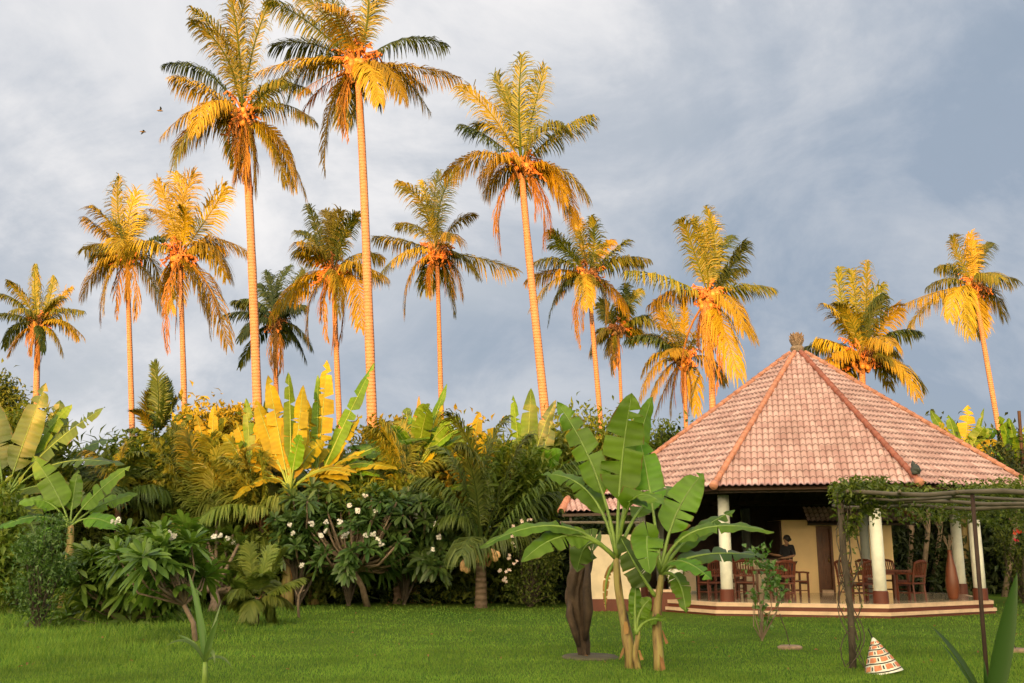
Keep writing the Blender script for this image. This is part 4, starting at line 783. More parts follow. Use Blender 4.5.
# ------------------------------------------------------------------ bananas
def banana_leaf(T, base, ctl, tip, w, m, t0=.22, nh=(0, -1, .35), tears=3, fold=-.15, wav=.03, taper=.75, stalk_r=.035):
    n = 24; t = np.linspace(t0, 1, n); P = bez(base, ctl, tip, t); Tn = dbez(base, ctl, tip, t); nh = V(*nh)
    S = nrm(np.cross(Tn, nh)); Nn = np.cross(S, Tn); u = np.linspace(0, 1, n)
    hw = 1.02*w/2*np.minimum(1, (u/.16+.02))**.6*np.clip(1-np.clip((u-.40)/.60, 0, 1)**2.1, 0, 1)**taper; hw[-1] = .004; L = np.linalg.norm(tip-base)
    b = MB()
    for s in (-1, 1):
        cuts = sorted(set([0, n-1] + [int(x) for x in rng.integers(4, n-2, tears)])); ph = rng.uniform(0, 6.28, 2)
        for a, c in zip(cuts[:-1], cuts[1:]):
            idx = np.arange(a, c+1); dr = rng.uniform(-.06, .08) if tears > 1 else 0; V_, U_ = [], []; cols = 5
            for q, i in enumerate(idx):
                sh = 0.
                if q == 0 and a > 0: sh = .018*rng.uniform(.3, 1.7)
                if q == len(idx)-1 and c < n-1: sh = -.018*rng.uniform(.3, 1.7)
                for k in range(cols):
                    x = k/(cols-1); h = hw[i]
                    p = P[i]+S[i]*s*h*x*math.cos(fold*x) + Nn[i]*(h*x*math.sin(fold)*(.6+.4*x) + dr*x*x*h + wav*x*math.sin(u[i]*17+ph[0]+s)*.6 + wav*.5*x*math.sin(u[i]*41+ph[1])) + Tn[i]*(sh*x*L + .10*h*x)
                    V_.append(p); U_.append((u[i]*L+.3*x*h, s*x))
            b.add(V_, [(q*cols+k, q*cols+k+1, (q+1)*cols+k+1, (q+1)*cols+k) if s > 0 else (q*cols+k, (q+1)*cols+k, (q+1)*cols+k+1, q*cols+k+1) for q in range(len(idx)-1) for k in range(cols-1)], U_)
    # the blade keeps one tint: all strips share the midrib line as one leaf
    o = b.build('leaf', m, T, True)
    r = MB(); tt = np.linspace(0, .97, 14); r.tube(bez(base, ctl, tip, tt)-UP*.004, stalk_r*.85*(1-tt)**1.2+.004, 6); r.build('midrib', M['banana_stalk'], o, True)
    return o
def banana(lab, base, top, r, leaves, m='banana_leaf', group='banana plants', sheaths=2, seed=0, nametag='banana_plant'):
    global rng
    rng = np.random.default_rng(3000+seed)
    T = thing(nametag, lab, 'banana plant', base, group); n = 12; t = np.linspace(0, 1, n); P = base+(top-base)*t[:, None]+np.stack([.03*np.sin(t*5+seed), 0*t, 0*t], 1); P[0] -= UP*.08
    b = MB(); b.tube(P, r*(1.15-.55*t)*(1+.05*rng.normal(size=n)), 12, True, .03); b.build('stem', M['banana_stem'], T, True)
    for i in range(sheaths):
        a = rng.uniform(3.5, 6.); d = V(math.cos(a), math.sin(a), 0); k = rng.uniform(.05, .5); p = base+(top-base)*k+d*r*.95; L = rng.uniform(.22, .4)*min(1, r*9); s = V(-d[1], d[0], 0)*.6
        b = MB(); b.add([p-s*.03+UP*L*.5, p+s*.03+UP*L*.5, p+s*.09*r*9+d*.03, p-s*.09*r*9+d*.03, p+d*.08+s*.03-UP*L*.4, p+d*.06-s*.05-UP*L*.5], [(0, 1, 2, 3), (3, 2, 4, 5)]); b.build('dry_sheath', M['banana_dry'], T)
    for lf in leaves:
        o = dict(m=m); o.update(lf[3]); o['m'] = M[o['m']]; w = o.pop('w')
        banana_leaf(T, top-UP*.05+(lf[0] if isinstance(lf[0], np.ndarray) else 0), lf[1], lf[2], w, **o)
    return T
def A(D): return lambda u, v, dd=0.: at(u, v, D+dd)
# the pair in the foreground
g = gp(629, 667); q = A(g[1]); tp = q(617, 556)
banana('taller left banana plant of the foreground pair with one huge upright blade', g, tp, .075, [
    (0, q(606, 470), q(557, 402, .3), dict(w=.42, t0=.38, nh=(-.4, -1, .2), tears=4)),
    (0, q(617, 470, .1), q(632, 393, -.1), dict(w=.60, t0=.34, nh=(.15, -1, .2), tears=3, fold=.05)),
    (0, q(625, 478, .4), q(652, 397, .7), dict(w=.45, t0=.4, nh=(.8, -1, .2), tears=2)),
    (0, q(625, 468, -.5), q(664, 505, -1.0), dict(w=.45, t0=.38, nh=(.5, -.9, .5), tears=1)),
    (0, q(600, 470, .3), q(541, 474, .4), dict(w=.42, t0=.30, nh=(0, -.6, 1), tears=3)),
    (0, q(563, 498, -.3), q(480, 548, -.6), dict(w=.27, t0=.28, nh=(0, -.7, 1), tears=1)),
    (0, q(572, 510, -.2), q(521, 562, -.7), dict(w=.40, t0=.3, nh=(-.2, -.8, .6), tears=3)),
    (0, q(585, 520, .4), q(577, 572, .5), dict(w=.45, t0=.3, nh=(0, -1, .3), tears=5, m='banana_deep')),
    (0, q(640, 480, .6), q(690, 488, 1.2), dict(w=.4, t0=.3, nh=(0, -.5, 1), tears=3)),
    (0, q(602, 575, .1), q(606, 610, .1), dict(w=.09, t0=.1, tears=5, m='banana_dry'))], seed=1, group='foreground banana plants', sheaths=2)
g = gp(657, 669); q = A(g[1]); tp = q(661, 570)
banana('shorter right banana plant of the foreground pair reaching over the white column', g, tp, .07, [
    (0, q(668, 510, .1), q(703, 473, .2), dict(w=.48, t0=.34, nh=(-.1, -1, .35), tears=2)),
    (0, q(676, 508, -.1), q(774, 532, -.2), dict(w=.33, t0=.30, nh=(0, -.55, 1), tears=2)),
    (0, q(690, 545, .2), q(765, 556, .0), dict(w=.40, t0=.22, nh=(0, -.5, 1), tears=3, m='banana_deep')),
    (0, q(640, 500, -.6), q(650, 574, -1.3), dict(w=.44, t0=.30, nh=(-.2, -1, .25), tears=2)),
    (q(655, 592)-tp, q(640, 575, -.1), q(620, 536, -.1), dict(w=.42, t0=.22, nh=(.4, -1, .2), tears=2, m='banana_deep')),
    (0, q(682, 566, -.3), q(686, 613, -.5), dict(w=.28, t0=.3, nh=(.2, -1, .4), tears=2)),
    (0, q(652, 490, .3), q(640, 440, .6), dict(w=.45, t0=.4, nh=(-.5, -1, .1), tears=2)),
    (0, q(680, 535, .4), q(735, 510, .8), dict(w=.34, t0=.3, nh=(0, -.5, 1), tears=2)),
    (0, q(675, 545, -.5), q(712, 580, -.9), dict(w=.36, t0=.3, nh=(.2, -.7, .8), tears=2))], seed=2, group='foreground banana plants', sheaths=2)
g = gp(638, 668); q = A(g[1]-.1)
banana('small banana sucker between the two foreground banana stems', g, q(636, 630), .045, [
    (0, q(636, 610), q(651, 598), dict(w=.24, t0=.3, tears=0)), (0, q(645, 614), q(666, 620, -.3), dict(w=.22, t0=.3, nh=(0, -.7, .8), tears=0)), (0, q(634, 605), q(636, 582), dict(w=.18, t0=.3, tears=0))], seed=3, group='foreground banana plants', sheaths=1)
# left
g = gp(65, 617); q = A(g[1]); tp = q(70, 525)
banana('bright green banana plant with a red brown stem in the left garden', g, tp, .13, [
    (0, q(62, 495), q(33, 456), dict(w=.62, t0=.3, nh=(.2, -1, .3), tears=2)), (0, q(85, 498), q(130, 466), dict(w=.55, t0=.3, nh=(-.1, -.8, .6), tears=2)), (0, q(50, 488), q(18, 505, -.5), dict(w=.62, t0=.3, nh=(0, -.6, 1), tears=1)),
    (0, q(40, 505), q(-5, 530, -.3), dict(w=.5, t0=.3, nh=(0, -.5, 1), tears=2)), (0, q(90, 508), q(122, 530, -.4), dict(w=.55, t0=.3, nh=(0, -.7, .8), tears=2)), (0, q(98, 500, .4), q(138, 494, .6), dict(w=.5, t0=.3, nh=(0, -.7, .8), tears=2)), (0, q(72, 500, .3), q(78, 470, .3), dict(w=.4, t0=.3, tears=1)), (0, q(50, 520, -.5), q(25, 560, -.8), dict(w=.4, t0=.3, nh=(0, -.8, .6), tears=2))], seed=4, group='garden banana plants on the left')
g = gx(2, 28.); q = A(28.); tp = q(4, 500)
banana('big dark banana plant at the left edge, one blade tip in sun', g, tp, .17, [
    (0, q(18, 455), q(46, 383), dict(w=.75, t0=.3, nh=(.1, -1, .2), tears=3, m='banana_deep')), (0, q(0, 450), q(-12, 395), dict(w=.8, t0=.3, tears=3, m='banana_deep')), (0, q(40, 445, .3), q(105, 407, .5), dict(w=.75, t0=.32, nh=(-.2, -.8, .7), tears=7, m='banana_deep')), (0, q(35, 440, .5), q(72, 404, .6), dict(w=.55, t0=.4, nh=(-.2, -1, .4), tears=2)),
    (0, q(45, 445, -.3), q(125, 465, -.5), dict(w=.8, t0=.25, nh=(0, -.5, 1), tears=5, m='banana_deep')), (0, q(40, 470, -.6), q(88, 500, -1), dict(w=.8, t0=.25, nh=(0, -.6, 1), tears=3, m='banana_deep')), (0, q(20, 480, -.8), q(38, 545, -1.6), dict(w=.8, t0=.25, nh=(.2, -.9, .6), tears=3, m='banana_deep')), (0, q(-20, 460, -.8), q(-40, 530, -1.6), dict(w=.8, t0=.25, nh=(0, -.9, .6), tears=3, m='banana_deep'))], seed=5, group='garden banana plants on the left')
g = gx(52, 31.); q = A(31.); tp = q(48, 490)
banana('dark banana plant behind the bright green one with a torn leaf against the sky', g, tp, .16, [
    (0, q(55, 440), q(60, 400), dict(w=.7, t0=.3, nh=(.3, -1, .2), tears=2)), (0, q(70, 440), q(118, 440, .5), dict(w=.75, t0=.3, nh=(0, -.6, 1), tears=6, m='banana_deep')), (0, q(80, 455), q(140, 475, -.3), dict(w=.7, t0=.25, nh=(0, -.6, 1), tears=5, m='banana_deep')), (0, q(30, 440), q(0, 470, -.3), dict(w=.8, t0=.3, nh=(0, -.6, 1), tears=3)), (0, q(70, 470, -.4), q(110, 510, -.8), dict(w=.7, t0=.25, nh=(0, -.7, .8), tears=3, m='banana_deep'))], 'banana_deep', seed=6, group='garden banana plants on the left')
# the sunlit clump: three plants
def clump_plant(lab, u, D, tipv, leaves, m, seed, r=.17, grp='sunlit banana plants above the hedge'):
    q = A(D); g = gx(u, D); tp = q(u, tipv); lv = []
    for e in leaves:
        (cu, cv), (tu, tv), w = e[:3]; o = dict(w=w*.8, t0=.2, tears=3); o.update(e[3] if len(e) > 3 else {}); lv.append((0, q(cu, cv, o.pop('cd', 0)), q(tu, tv, o.pop('td', 0)), o))
    rr = np.random.default_rng(seed)
    for i in range(9):
        a = rr.uniform(-1.35, 1.35); Ln = rr.uniform(62, 95); du, dv = math.sin(a)*Ln, -math.cos(a)*Ln*.9; dd = rr.uniform(-1.4, .9)
        lv.append((0, q(u+du*.5, tipv+dv*.62-12*abs(a), dd*.4), q(u+du, tipv+dv*.8+8*abs(a), dd), dict(w=rr.uniform(.42, .6), t0=.25, tears=3, nh=(rr.uniform(-.5, .5), -1, .2) if abs(a) < .7 else (0, -.6, 1), m=m if rr.random() < .65 else 'banana_leaf')))
    banana(lab, g, tp, r, lv, m, grp, 2, seed)
FL = dict(nh=(0, -.6, 1))
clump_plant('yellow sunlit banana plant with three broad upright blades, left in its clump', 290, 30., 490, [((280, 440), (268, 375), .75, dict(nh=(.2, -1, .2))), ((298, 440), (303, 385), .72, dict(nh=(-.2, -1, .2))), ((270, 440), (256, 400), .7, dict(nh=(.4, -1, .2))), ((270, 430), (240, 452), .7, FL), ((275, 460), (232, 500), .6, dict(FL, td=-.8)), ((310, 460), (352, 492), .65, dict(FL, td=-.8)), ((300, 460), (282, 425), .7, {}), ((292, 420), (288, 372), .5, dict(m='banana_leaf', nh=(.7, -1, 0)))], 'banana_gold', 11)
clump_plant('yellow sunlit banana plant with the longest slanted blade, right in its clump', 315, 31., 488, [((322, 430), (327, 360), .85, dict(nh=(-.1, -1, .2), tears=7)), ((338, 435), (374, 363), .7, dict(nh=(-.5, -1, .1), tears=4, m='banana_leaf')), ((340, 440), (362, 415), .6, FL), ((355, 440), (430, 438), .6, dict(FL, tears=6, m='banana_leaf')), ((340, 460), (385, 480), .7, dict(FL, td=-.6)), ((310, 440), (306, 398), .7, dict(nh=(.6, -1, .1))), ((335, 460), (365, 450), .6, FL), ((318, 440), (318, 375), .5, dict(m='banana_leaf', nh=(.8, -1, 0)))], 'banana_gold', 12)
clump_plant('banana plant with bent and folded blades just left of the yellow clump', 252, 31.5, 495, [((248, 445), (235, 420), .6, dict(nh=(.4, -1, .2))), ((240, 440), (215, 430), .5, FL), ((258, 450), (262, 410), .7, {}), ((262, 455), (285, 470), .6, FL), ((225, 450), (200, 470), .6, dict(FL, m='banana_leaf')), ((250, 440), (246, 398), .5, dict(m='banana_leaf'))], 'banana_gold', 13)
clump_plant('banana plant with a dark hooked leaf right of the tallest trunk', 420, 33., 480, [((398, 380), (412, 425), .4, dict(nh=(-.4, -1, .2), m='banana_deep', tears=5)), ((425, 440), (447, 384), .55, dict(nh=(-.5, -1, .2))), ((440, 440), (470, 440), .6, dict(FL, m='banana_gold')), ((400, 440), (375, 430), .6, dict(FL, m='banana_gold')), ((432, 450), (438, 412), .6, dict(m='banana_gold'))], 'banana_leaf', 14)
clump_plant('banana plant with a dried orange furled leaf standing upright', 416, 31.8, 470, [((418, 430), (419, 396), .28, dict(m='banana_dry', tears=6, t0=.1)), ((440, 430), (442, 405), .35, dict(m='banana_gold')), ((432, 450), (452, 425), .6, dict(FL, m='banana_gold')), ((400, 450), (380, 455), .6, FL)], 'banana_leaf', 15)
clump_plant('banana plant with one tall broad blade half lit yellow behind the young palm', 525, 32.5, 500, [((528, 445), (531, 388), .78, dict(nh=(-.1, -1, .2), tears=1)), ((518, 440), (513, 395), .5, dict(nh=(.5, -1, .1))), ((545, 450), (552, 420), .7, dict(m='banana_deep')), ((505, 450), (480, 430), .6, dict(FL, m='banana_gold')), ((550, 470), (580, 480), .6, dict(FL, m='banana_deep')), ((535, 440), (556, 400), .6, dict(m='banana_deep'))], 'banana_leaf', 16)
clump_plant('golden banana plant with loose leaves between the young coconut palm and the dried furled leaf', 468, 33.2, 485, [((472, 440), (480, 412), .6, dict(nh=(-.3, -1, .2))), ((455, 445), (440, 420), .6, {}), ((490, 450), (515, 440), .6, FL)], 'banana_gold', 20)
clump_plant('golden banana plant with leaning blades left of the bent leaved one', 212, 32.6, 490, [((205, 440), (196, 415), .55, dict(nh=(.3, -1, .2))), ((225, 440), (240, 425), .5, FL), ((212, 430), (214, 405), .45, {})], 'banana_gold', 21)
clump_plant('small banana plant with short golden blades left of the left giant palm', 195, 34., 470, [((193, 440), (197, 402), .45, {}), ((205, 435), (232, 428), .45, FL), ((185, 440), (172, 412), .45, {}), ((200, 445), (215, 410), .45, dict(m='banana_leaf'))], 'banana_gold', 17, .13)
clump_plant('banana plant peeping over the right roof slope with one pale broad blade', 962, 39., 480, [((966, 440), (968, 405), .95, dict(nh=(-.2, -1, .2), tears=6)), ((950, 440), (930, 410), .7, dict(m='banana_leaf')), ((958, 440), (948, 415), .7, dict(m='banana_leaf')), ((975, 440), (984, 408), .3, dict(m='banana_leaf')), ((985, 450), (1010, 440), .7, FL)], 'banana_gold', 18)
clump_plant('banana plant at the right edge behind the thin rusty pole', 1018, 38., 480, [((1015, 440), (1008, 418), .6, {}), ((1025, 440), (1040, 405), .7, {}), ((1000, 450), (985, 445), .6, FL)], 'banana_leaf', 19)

# ------------------------------------------------------------------ frangipani, shrubs, trees
def rosette(b, c, d, n, L, W):
    d = nrm(d); a = rng.uniform(0, 6.28, n); el = rng.uniform(-.35, 1.15, n); x = nrm(np.cross(d, V(.3, .2, 1.))); y = np.cross(d, x)
    D = np.cos(el)[:, None]*(np.cos(a)[:, None]*x+np.sin(a)[:, None]*y)+np.sin(el)[:, None]*d
    P = np.repeat(c[None], n, 0)+D*.05; S = nrm(np.cross(D, d)); Nn = nrm(np.cross(S, D)); ln = (L*rng.uniform(.75, 1.2, n))[:, None]; w = W*rng.uniform(.8, 1.2, n)[:, None]
    rows = []
    for s, wf in ((0, .12), (.35, .75), (.68, 1.), (.9, .55)):
        q = P+D*ln*s-UP*(ln*.28*s*s); rows += [q-S*w/2*wf+Nn*w*.12, q, q+S*w/2*wf+Nn*w*.12]
    tip = P+D*ln-UP*ln*.30; v = np.stack(rows+[tip], 1).reshape(-1, 3); o = np.arange(n)*13; f = []
    for r in range(3):
        for k in range(2): f += np.stack([o+r*3+k, o+r*3+k+1, o+r*3+k+4, o+r*3+k+3], 1).tolist()
    f += np.stack([o+9, o+10, o+12], 1).tolist()+np.stack([o+10, o+11, o+12], 1).tolist(); b.add(v, f)
def flowers(T, c, n, sp, m='petal', pr=.05):
    b = MB()
    for i in range(n):
        p = c+np.clip(rng.normal(size=3), -1.2, 1.2)*sp; d = nrm(V(rng.normal()*.6, -1+rng.normal()*.5, .7)); x = nrm(np.cross(d, UP)); y = np.cross(d, x)
        for k in range(5):
            a = k*1.2566+rng.uniform(-.1, .1); e = math.cos(a)*x+math.sin(a)*y; s = np.cross(d, e)
            b.add([p, p+e*pr*.6+s*pr*.45+d*.012, p+e*pr*1.15+d*.02, p+e*pr*.6-s*pr*.45+d*.012], [(0, 1, 2, 3)])
    b.build('flower_cluster', M[m], T)
def frangipani(lab, base, ends, nl=(22, 30), L=.36, W=.10, m='plume_leaf', flow=(), r=.09, fork=.35, seed=0, trunk=None, fl_r=.042, group='frangipani trees', rep=4, rep_s=1.2):
    global rng
    rng = np.random.default_rng(5000+seed); T = thing('frangipani_tree', lab, 'tree', base, group); ends = [V(*e) for e in ends]; ends = ends+[e+rng.normal(size=3)*V(.24, .3, .17)*rep_s for e in ends for _ in range(rep)]; cen = np.mean(ends, 0); f = base+(cen-base)*fork
    if trunk is not None: f = trunk
    b = MB(); b.tube([base-UP*.08, base*.5+f*.5+V(.06, 0, 0), f], [r*1.25, r, r*.85], 9, True, .04)
    for e in ends:
        mid = f*.45+e*.55+V(0, 0, -.1*np.linalg.norm(e-f)) + rng.normal(size=3)*.08; b.tube([f, mid, e], [r*.6, r*.42, r*.3], 6)
    b.build('trunk', M['bark'], T, True); b = MB()
    for e in ends: rosette(b, e, e-f+UP*np.linalg.norm(e-f)*.5, int(rng.integers(*nl)), L*rng.uniform(.85, 1.15), W)
    b.build('crown', M[m], T, True)
    for c in flow: flowers(T, c, 8, .04, pr=fl_r)
    return T
D = 29.2; q = A(D); rng = np.random.default_rng(77)
ends = [q(u+rng.normal()*4, v+rng.normal()*4, rng.uniform(-1.0, 1.0)) for u, v in [(305, 520), (330, 512), (350, 505), (322, 545), (345, 535), (372, 520), (395, 512), (380, 545), (355, 555), (335, 560), (405, 535), (370, 500), (388, 530), (318, 530), (360, 530), (400, 555), (308, 548), (340, 520), (385, 505), (366, 562), (390, 570)]]
fl = [q(u, v, -1.1) for u, v in [(301, 566), (326, 522), (325, 531), (321, 536), (344, 536), (347, 534), (366, 535), (373, 534), (378, 540), (381, 545), (365, 496), (350, 506), (340, 522), (358, 511), (376, 512), (311, 524)]]
frangipani('wide white flowering frangipani tree with a bent pale trunk at the hedge', gp(368, 606), ends, flow=fl, seed=1, trunk=q(352, 568), r=.085)
ends = [q(u, v, rng.uniform(-.6, .8)) for u, v in [(412, 520), (428, 505), (420, 545), (435, 530), (410, 505), (440, 550), (426, 560), (400, 530), (418, 495)]]
frangipani('dark frangipani tree right of the bent trunk one, with few flowers', gp(425, 601), ends, flow=[q(436, 524, -.7), q(439, 537, -.7), q(433, 549, -.7), q(415, 516, -.7)], seed=2)
ends = [q(u, v, rng.uniform(-.4, .8)) for u, v in [(292, 520), (300, 500), (312, 505), (296, 545), (285, 535), (305, 530), (318, 495)]]
frangipani('dark frangipani tree with a thick straight trunk left of the bent trunk one', gp(310, 601), ends, flow=[q(289, 525, -.6), q(293, 533, -.6)], seed=3)
g = gp(133, 622); q = A(g[1])
ends = [q(u, v, rng.uniform(-.7, .7)) for u, v in [(95, 560), (115, 548), (138, 540), (105, 585), (125, 575), (148, 565), (160, 580), (130, 555), (90, 580), (140, 590), (112, 565), (155, 550), (165, 560), (118, 590), (98, 602), (120, 606), (142, 604), (160, 598), (82, 570), (172, 585), (108, 575), (132, 588)]]
frangipani('low many stemmed frangipani bush with long leaves in the left lawn', g, ends, (24, 32), .44, .11, 'plume_leaf_light', [q(118, 520, -.2), q(114, 522, -.2)], .035, .08, 4, fl_r=.035)
g = gp(196, 641); q = A(g[1])
ends = [q(u, v, rng.uniform(-.5, .5)) for u, v in [(145, 562), (162, 545), (175, 552), (188, 565), (155, 580), (172, 570), (165, 558)]]
frangipani('leaning frangipani sapling with a tilted bare stem and white blooms on top', g, ends, (22, 30), .42, .11, 'plume_leaf_light', [q(158, 536, -.3), q(166, 535, -.3), q(172, 538, -.3)], .045, .4, 5, q(184, 605))
g = gp(213, 606); q = A(g[1]-1)
ends = [q(u, v, rng.uniform(-.6, .6)) for u, v in [(198, 548), (212, 540), (226, 548), (205, 565), (222, 570), (236, 560), (215, 555), (195, 570), (238, 575), (200, 585), (228, 585)]]
frangipani('upright frangipani with a stout short trunk and a row of white blooms', gp(213, 611), ends, (22, 30), .42, .11, 'plume_leaf_light', [q(214, 537, -.5), q(221, 536, -.5), q(228, 539, -.5), q(234, 543, -.5)], .13, .4, 6)

def shrub(lab, base, blobs, n, L, W, m='shrub', name='shrub', cat='shrub', group=None, seed=0, stem=True, clumps=26, stem_m='bark_dark', trunk_r=.06, flow=(), fm='petal'):
    """blobs: (centre, radii) ellipsoids filled with clumps of leaves; gaps stay between the clumps"""
    global rng
    rng = np.random.default_rng(7000+seed); T = thing(name, lab, cat, base, group); b = MB(); st = MB(); vol = [r[0]*r[1]*r[2] for c, r in blobs]; tot = sum(vol)
    for (c, r), vv in zip(blobs, vol):
        k = max(14 if n > 2000 else 4, int(clumps*vv/tot)); c = V(*c); r = V(*r)
        for i in range(k):
            d = nrm(rng.normal(size=3)); cc = c+d*r*rng.random()**.4*.9; m_ = max(22, int(n*vv/tot/k)) if n > 2000 else max(6, int(n*vv/tot/k)); sg = r*.23*rng.uniform(.7, 1.4)+.03
            P = cc+np.clip(rng.normal(size=(m_, 3)), -1.7, 1.7)*sg; b.leaves(P, nrm(P-c)*.6+rng.normal(size=(m_, 3))*.7+UP*.25, L*rng.uniform(.6, 1.3, m_), W*rng.uniform(.7, 1.2, m_))
            if stem and i % 3 == 0: st.tube([V(*base), V(*base)*.5+cc*.5+rng.normal(size=3)*.1, cc], [trunk_r*.8, trunk_r*.5, trunk_r*.2], 5)
    b.build('crown', M[m], T)
    if stem: st.tube([V(*base)-UP*.1, V(*base)+UP*.5], [trunk_r*1.2, trunk_r], 7); st.build('trunk', M[stem_m], T)
    for c in flow: flowers(T, c, 3, .04, fm)
    return T
def bl(u, v, D, ru, rv, rd): s = np.linalg.norm(at(u+1, v, D)-at(u, v, D)); return (at(u, v, D), (ru*s, rd, rv*s))
# foreground small plants
g = gp(762, 640); d = g[1]
shrub('round leaved sapling tied upright on the lawn before the pavilion steps', g, [bl(758, 562, d, 10, 14, .2), bl(765, 585, d, 9, 14, .2), bl(775, 573, d, 6, 8, .15), bl(755, 600, d, 6, 8, .15), bl(766, 612, d, 6, 9, .15), bl(780, 590, d, 4, 10, .12)], 190, .13, .10, 'sapling_leaf', 'sapling', 'sapling', None, 1, True, 18, 'bark', .018)
g = gp(38, 628); d = g[1]
shrub('fine leaved feathery bush beside the bright green banana plant', g, [bl(40, 560, d, 22, 25, .6), bl(30, 590, d, 18, 18, .5), bl(50, 530, d, 15, 14, .4), bl(60, 575, d, 14, 16, .4), bl(25, 545, d, 10, 12, .3), bl(38, 608, d, 20, 14, .5)], 2300, .12, .055, 'sapling_leaf', 'shrub', 'shrub', 'shrubs in the left garden', 2, True, 46, 'bark_dark', .025)
g = gp(90, 614)
shrub('short cut post like stump with a thin sprout right of the banana stem', g, [bl(88, 590, g[1], 5, 6, .15)], 40, .1, .05, 'shrub_mid', 'stump', 'tree stump', None, 3, True, 4, 'bark', .12)
def bare():
    g = gp(299, 617); T = thing('bare_sapling', 'leafless forked twig standing alone on the lawn before the frangipani', 'sapling', g); q = A(g[1]); b = MB(); b.tube([g-UP*.05, q(298, 604), q(299, 595), q(304, 584)], [.035, .03, .025, .015], 6); b.tube([q(298, 597), q(295, 590)], [.018, .01], 5); b.tube([q(301, 592), q(305, 590)], [.015, .008], 5); b.build('stem', M['bark'], T, True)
bare()
g = gp(530, 606); d = g[1]-.3
shrub('tall flowering bush dotted with white blooms right of the young coconut palm', g, [bl(530, 550, d, 26, 32, .8), bl(525, 585, d, 24, 20, .7), bl(545, 575, d, 16, 26, .7), bl(520, 530, d, 16, 16, .5)], 2600, .12, .06, 'shrub', 'shrub', 'shrub', None, 5, True, 70, flow=[at(u, v, d-.9) for u, v in [(512, 526), (520, 528), (513, 536), (514, 545), (508, 557), (515, 563), (505, 580), (500, 571), (508, 572), (522, 522), (530, 520)]], fm='petal_pink')
g = gx(1020, 32.)
shrub('red flowering bush under the pergola at the right edge', g, [bl(1018, 545, 32., 18, 26, 1.), bl(1030, 580, 32., 20, 22, 1.)], 1500, .16, .07, 'shrub', 'shrub', 'shrub', None, 6, True, 40, flow=[at(1019+rng.normal()*3, 532+rng.normal()*5, 30.7) for i in range(5)], fm='petal_red')

# the hedge: individual shrubs and small trees one behind the other
HG = 'tall hedge shrubs behind the lawn'
H = [ # u, v centre, D, ru, rv, depth, kind, label
 (15, 545, 30.5, 50, 60, 1.5, 'shrub', 'dark hedge shrub at the left edge under the big banana leaves'),
 (85, 530, 33, 48, 72, 1.5, 'shrub', 'dark hedge shrub behind the bright green banana plant'),
 (115, 510, 31.5, 38, 48, 1.2, 'shrub_mid', 'mid green hedge shrub sprinkled with white flowers above the low frangipani'),
 (165, 520, 33, 45, 85, 1.6, 'shrub', 'tall hedge shrub at the foot of the spiky small palm'),
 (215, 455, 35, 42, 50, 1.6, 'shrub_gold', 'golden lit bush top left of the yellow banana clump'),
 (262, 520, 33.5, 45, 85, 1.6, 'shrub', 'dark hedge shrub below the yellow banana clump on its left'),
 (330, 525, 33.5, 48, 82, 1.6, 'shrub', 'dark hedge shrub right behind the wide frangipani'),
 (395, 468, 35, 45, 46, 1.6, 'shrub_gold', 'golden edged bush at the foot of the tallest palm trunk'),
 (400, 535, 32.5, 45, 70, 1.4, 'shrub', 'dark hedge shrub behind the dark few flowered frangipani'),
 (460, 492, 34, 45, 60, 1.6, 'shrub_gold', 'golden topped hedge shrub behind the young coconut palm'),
 (465, 560, 32, 42, 48, 1.2, 'shrub', 'low dark hedge shrub around the young coconut palm trunk'),
 (540, 500, 36, 45, 75, 1.6, 'shrub_mid', 'green hedge shrub behind the broad half lit banana blade'),
 (590, 480, 40, 48, 62, 1.8, 'shrub_mid', 'green bush top showing between the foreground banana and its neighbour trunk'),
 (585, 550, 36, 45, 55, 1.4, 'shrub', 'dark hedge shrub behind the driftwood stump'),
 (650, 470, 43, 45, 50, 1.8, 'shrub_mid', 'green bush peeping out left of the roof slope'),
]
for i, (u, v, Dd, ru, rv, dp, k, lab) in enumerate(H):
    shrub(lab, gx(u, Dd), [bl(u, v, Dd, ru, rv, dp), bl(u+ru*.3, v-rv*.35, Dd-.3, ru*.6, rv*.55, dp*.7), bl(u-ru*.45, v+rv*.1, Dd-.5, ru*.5, rv*.6, dp*.7)], 5200, *((.30, .13) if 'gold' in k else ((.30, .13), (.52, .12), (.24, .14), (.42, .2))[i % 4]), k, 'shrub', 'shrub', HG, 20+i, True, 90, 'bark_dark', .09, flow=[at(u+rng.normal()*12, v-12+rng.normal()*9, Dd-1.3) for _ in range(5)] if i == 2 else ())
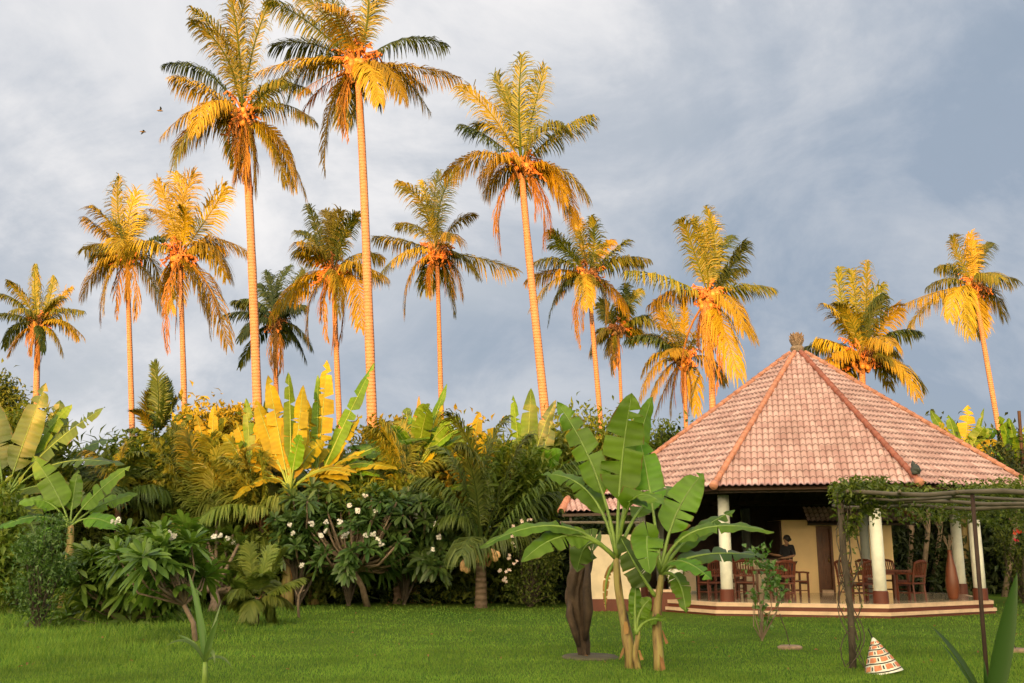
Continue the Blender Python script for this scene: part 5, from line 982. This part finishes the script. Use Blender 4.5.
H0 = [(-2, 552, 26.6, 26, 52, .8, 'shrub_mid', 'mid green shrub at the left edge hiding the big banana stem'), (100, 590, 25.5, 30, 20, .7, 'shrub_mid', 'low bright shrub right of the red brown banana stem'), (250, 565, 30.2, 22, 24, .9, 'shrub_mid', 'mid green shrub hiding the stems of the yellow bananas on their left'), (300, 525, 29.9, 30, 24, .8, 'shrub_mid', 'mid green shrub just under the yellow banana blades'), (350, 512, 30.2, 34, 22, .9, 'shrub_mid', 'mid green shrub between the yellow bananas and the wide frangipani'), (405, 505, 30.8, 30, 20, .9, 'shrub_mid', 'mid green shrub right of the tallest palm trunk foot'), (60, 560, 29.5, 60, 45, .9, 'shrub', 'dark low shrub between the left banana stems'), (20, 470, 29.8, 45, 50, .9, 'shrub_mid', 'mid green shrub behind the big left edge banana leaves'), (160, 505, 31, 30, 26, .9, 'shrub_mid', 'mid green shrub below the spiky small palm'), (135, 470, 32, 30, 28, .9, 'shrub_mid', 'mid green shrub left of the spiky small palm'), (520, 480, 31.2, 30, 36, .9, 'shrub_mid', 'mid green shrub at the base of the broad half lit banana blade'), (300, 555, 31, 60, 46, .8, 'shrub', 'dark low shrub in the gloom under the wide frangipani')]
for i, (u, v, Dd, ru, rv, dp, k, lab) in enumerate(H0):
    shrub(lab, gx(u, Dd), [bl(u, v, Dd, ru, rv, dp), bl(u+ru*.4, v+rv*.3, Dd, ru*.7, rv*.7, dp)], 2600, *((.26, .13), (.55, .11), (.36, .18))[i % 3], k, 'shrub', 'shrub', HG, 40+i, True, 60, 'bark_dark', .06)
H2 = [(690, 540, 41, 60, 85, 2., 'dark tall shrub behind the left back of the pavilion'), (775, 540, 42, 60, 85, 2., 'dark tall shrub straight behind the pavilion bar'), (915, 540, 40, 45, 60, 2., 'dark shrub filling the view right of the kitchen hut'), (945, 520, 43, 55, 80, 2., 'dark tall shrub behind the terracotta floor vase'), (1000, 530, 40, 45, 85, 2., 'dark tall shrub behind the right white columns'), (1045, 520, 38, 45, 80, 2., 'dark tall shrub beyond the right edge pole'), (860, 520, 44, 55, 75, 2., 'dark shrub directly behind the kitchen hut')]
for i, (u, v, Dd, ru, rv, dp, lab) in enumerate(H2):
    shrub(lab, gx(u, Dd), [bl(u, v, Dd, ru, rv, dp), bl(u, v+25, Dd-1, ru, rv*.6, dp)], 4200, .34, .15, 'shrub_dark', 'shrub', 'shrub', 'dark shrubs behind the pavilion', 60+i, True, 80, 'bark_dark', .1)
for i, (u, Dd, lab) in enumerate([(905, 38, 'slim pale tree trunk nearest the kitchen hut canopy end'), (918, 37.5, 'second slim tree trunk right of the kitchen hut'), (928, 38.5, 'slanted slim tree trunk above the rightmost chair'), (1000, 36, 'forked pale tree trunk right of the rightmost column')]):
    g = gx(u, Dd); T = thing('slim_tree', lab, 'tree', g, 'slim trees behind the pavilion'); b = MB(); t = g+V(.5+.2*i, 0, 4.5); b.tube([g-UP*.1, (g+t)/2+V(.1, 0, 0), t], [.11, .09, .06], 8); b.tube([(g+t)/2+V(.1, 0, 0), t+V(-.9, .2, -.6)], [.06, .03], 6); b.build('trunk', M['bark'], T, True)
    b = MB(); n = 900; P = t+rng.normal(size=(n, 3))*V(.8, .8, .5); b.leaves(P, rng.normal(size=(n, 3)), .25, .11); b.build('crown', M['shrub_dark'], T)
shrub('dark round tree far off at the left edge beside the small palm', gx(2, 46.), [bl(-5, 395, 46., 28, 26, 1.5), bl(8, 410, 46., 22, 22, 1.2), bl(-12, 430, 46., 40, 30, 1.5)], 4200, .28, .13, 'shrub', 'leafy_tree', 'tree', None, 90, True, 70, 'bark_dark', .2)
# stuff: the dim undergrowth at the hedge foot
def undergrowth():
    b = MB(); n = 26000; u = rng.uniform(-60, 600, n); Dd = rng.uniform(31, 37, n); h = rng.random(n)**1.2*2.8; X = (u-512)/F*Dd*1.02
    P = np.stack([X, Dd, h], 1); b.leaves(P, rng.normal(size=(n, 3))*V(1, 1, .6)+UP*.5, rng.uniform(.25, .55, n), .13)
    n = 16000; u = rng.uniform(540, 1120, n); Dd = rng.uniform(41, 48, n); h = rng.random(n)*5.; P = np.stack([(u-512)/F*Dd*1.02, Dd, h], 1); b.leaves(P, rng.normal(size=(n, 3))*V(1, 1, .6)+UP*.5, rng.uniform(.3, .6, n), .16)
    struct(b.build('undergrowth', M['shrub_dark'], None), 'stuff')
    b = MB(); n = 110; u = rng.uniform(-10, 1030, n); v = 602+rng.random(n)**2.2*70; P = np.array([gp(a, c, .04) for a, c in zip(u, v)]); b.leaves(P, rng.normal(size=(n, 3))*V(1, 1, .15), rng.uniform(.05, .11, n), .035); struct(b.build('fallen_leaves', M['banana_dry'], None), 'stuff')
undergrowth()
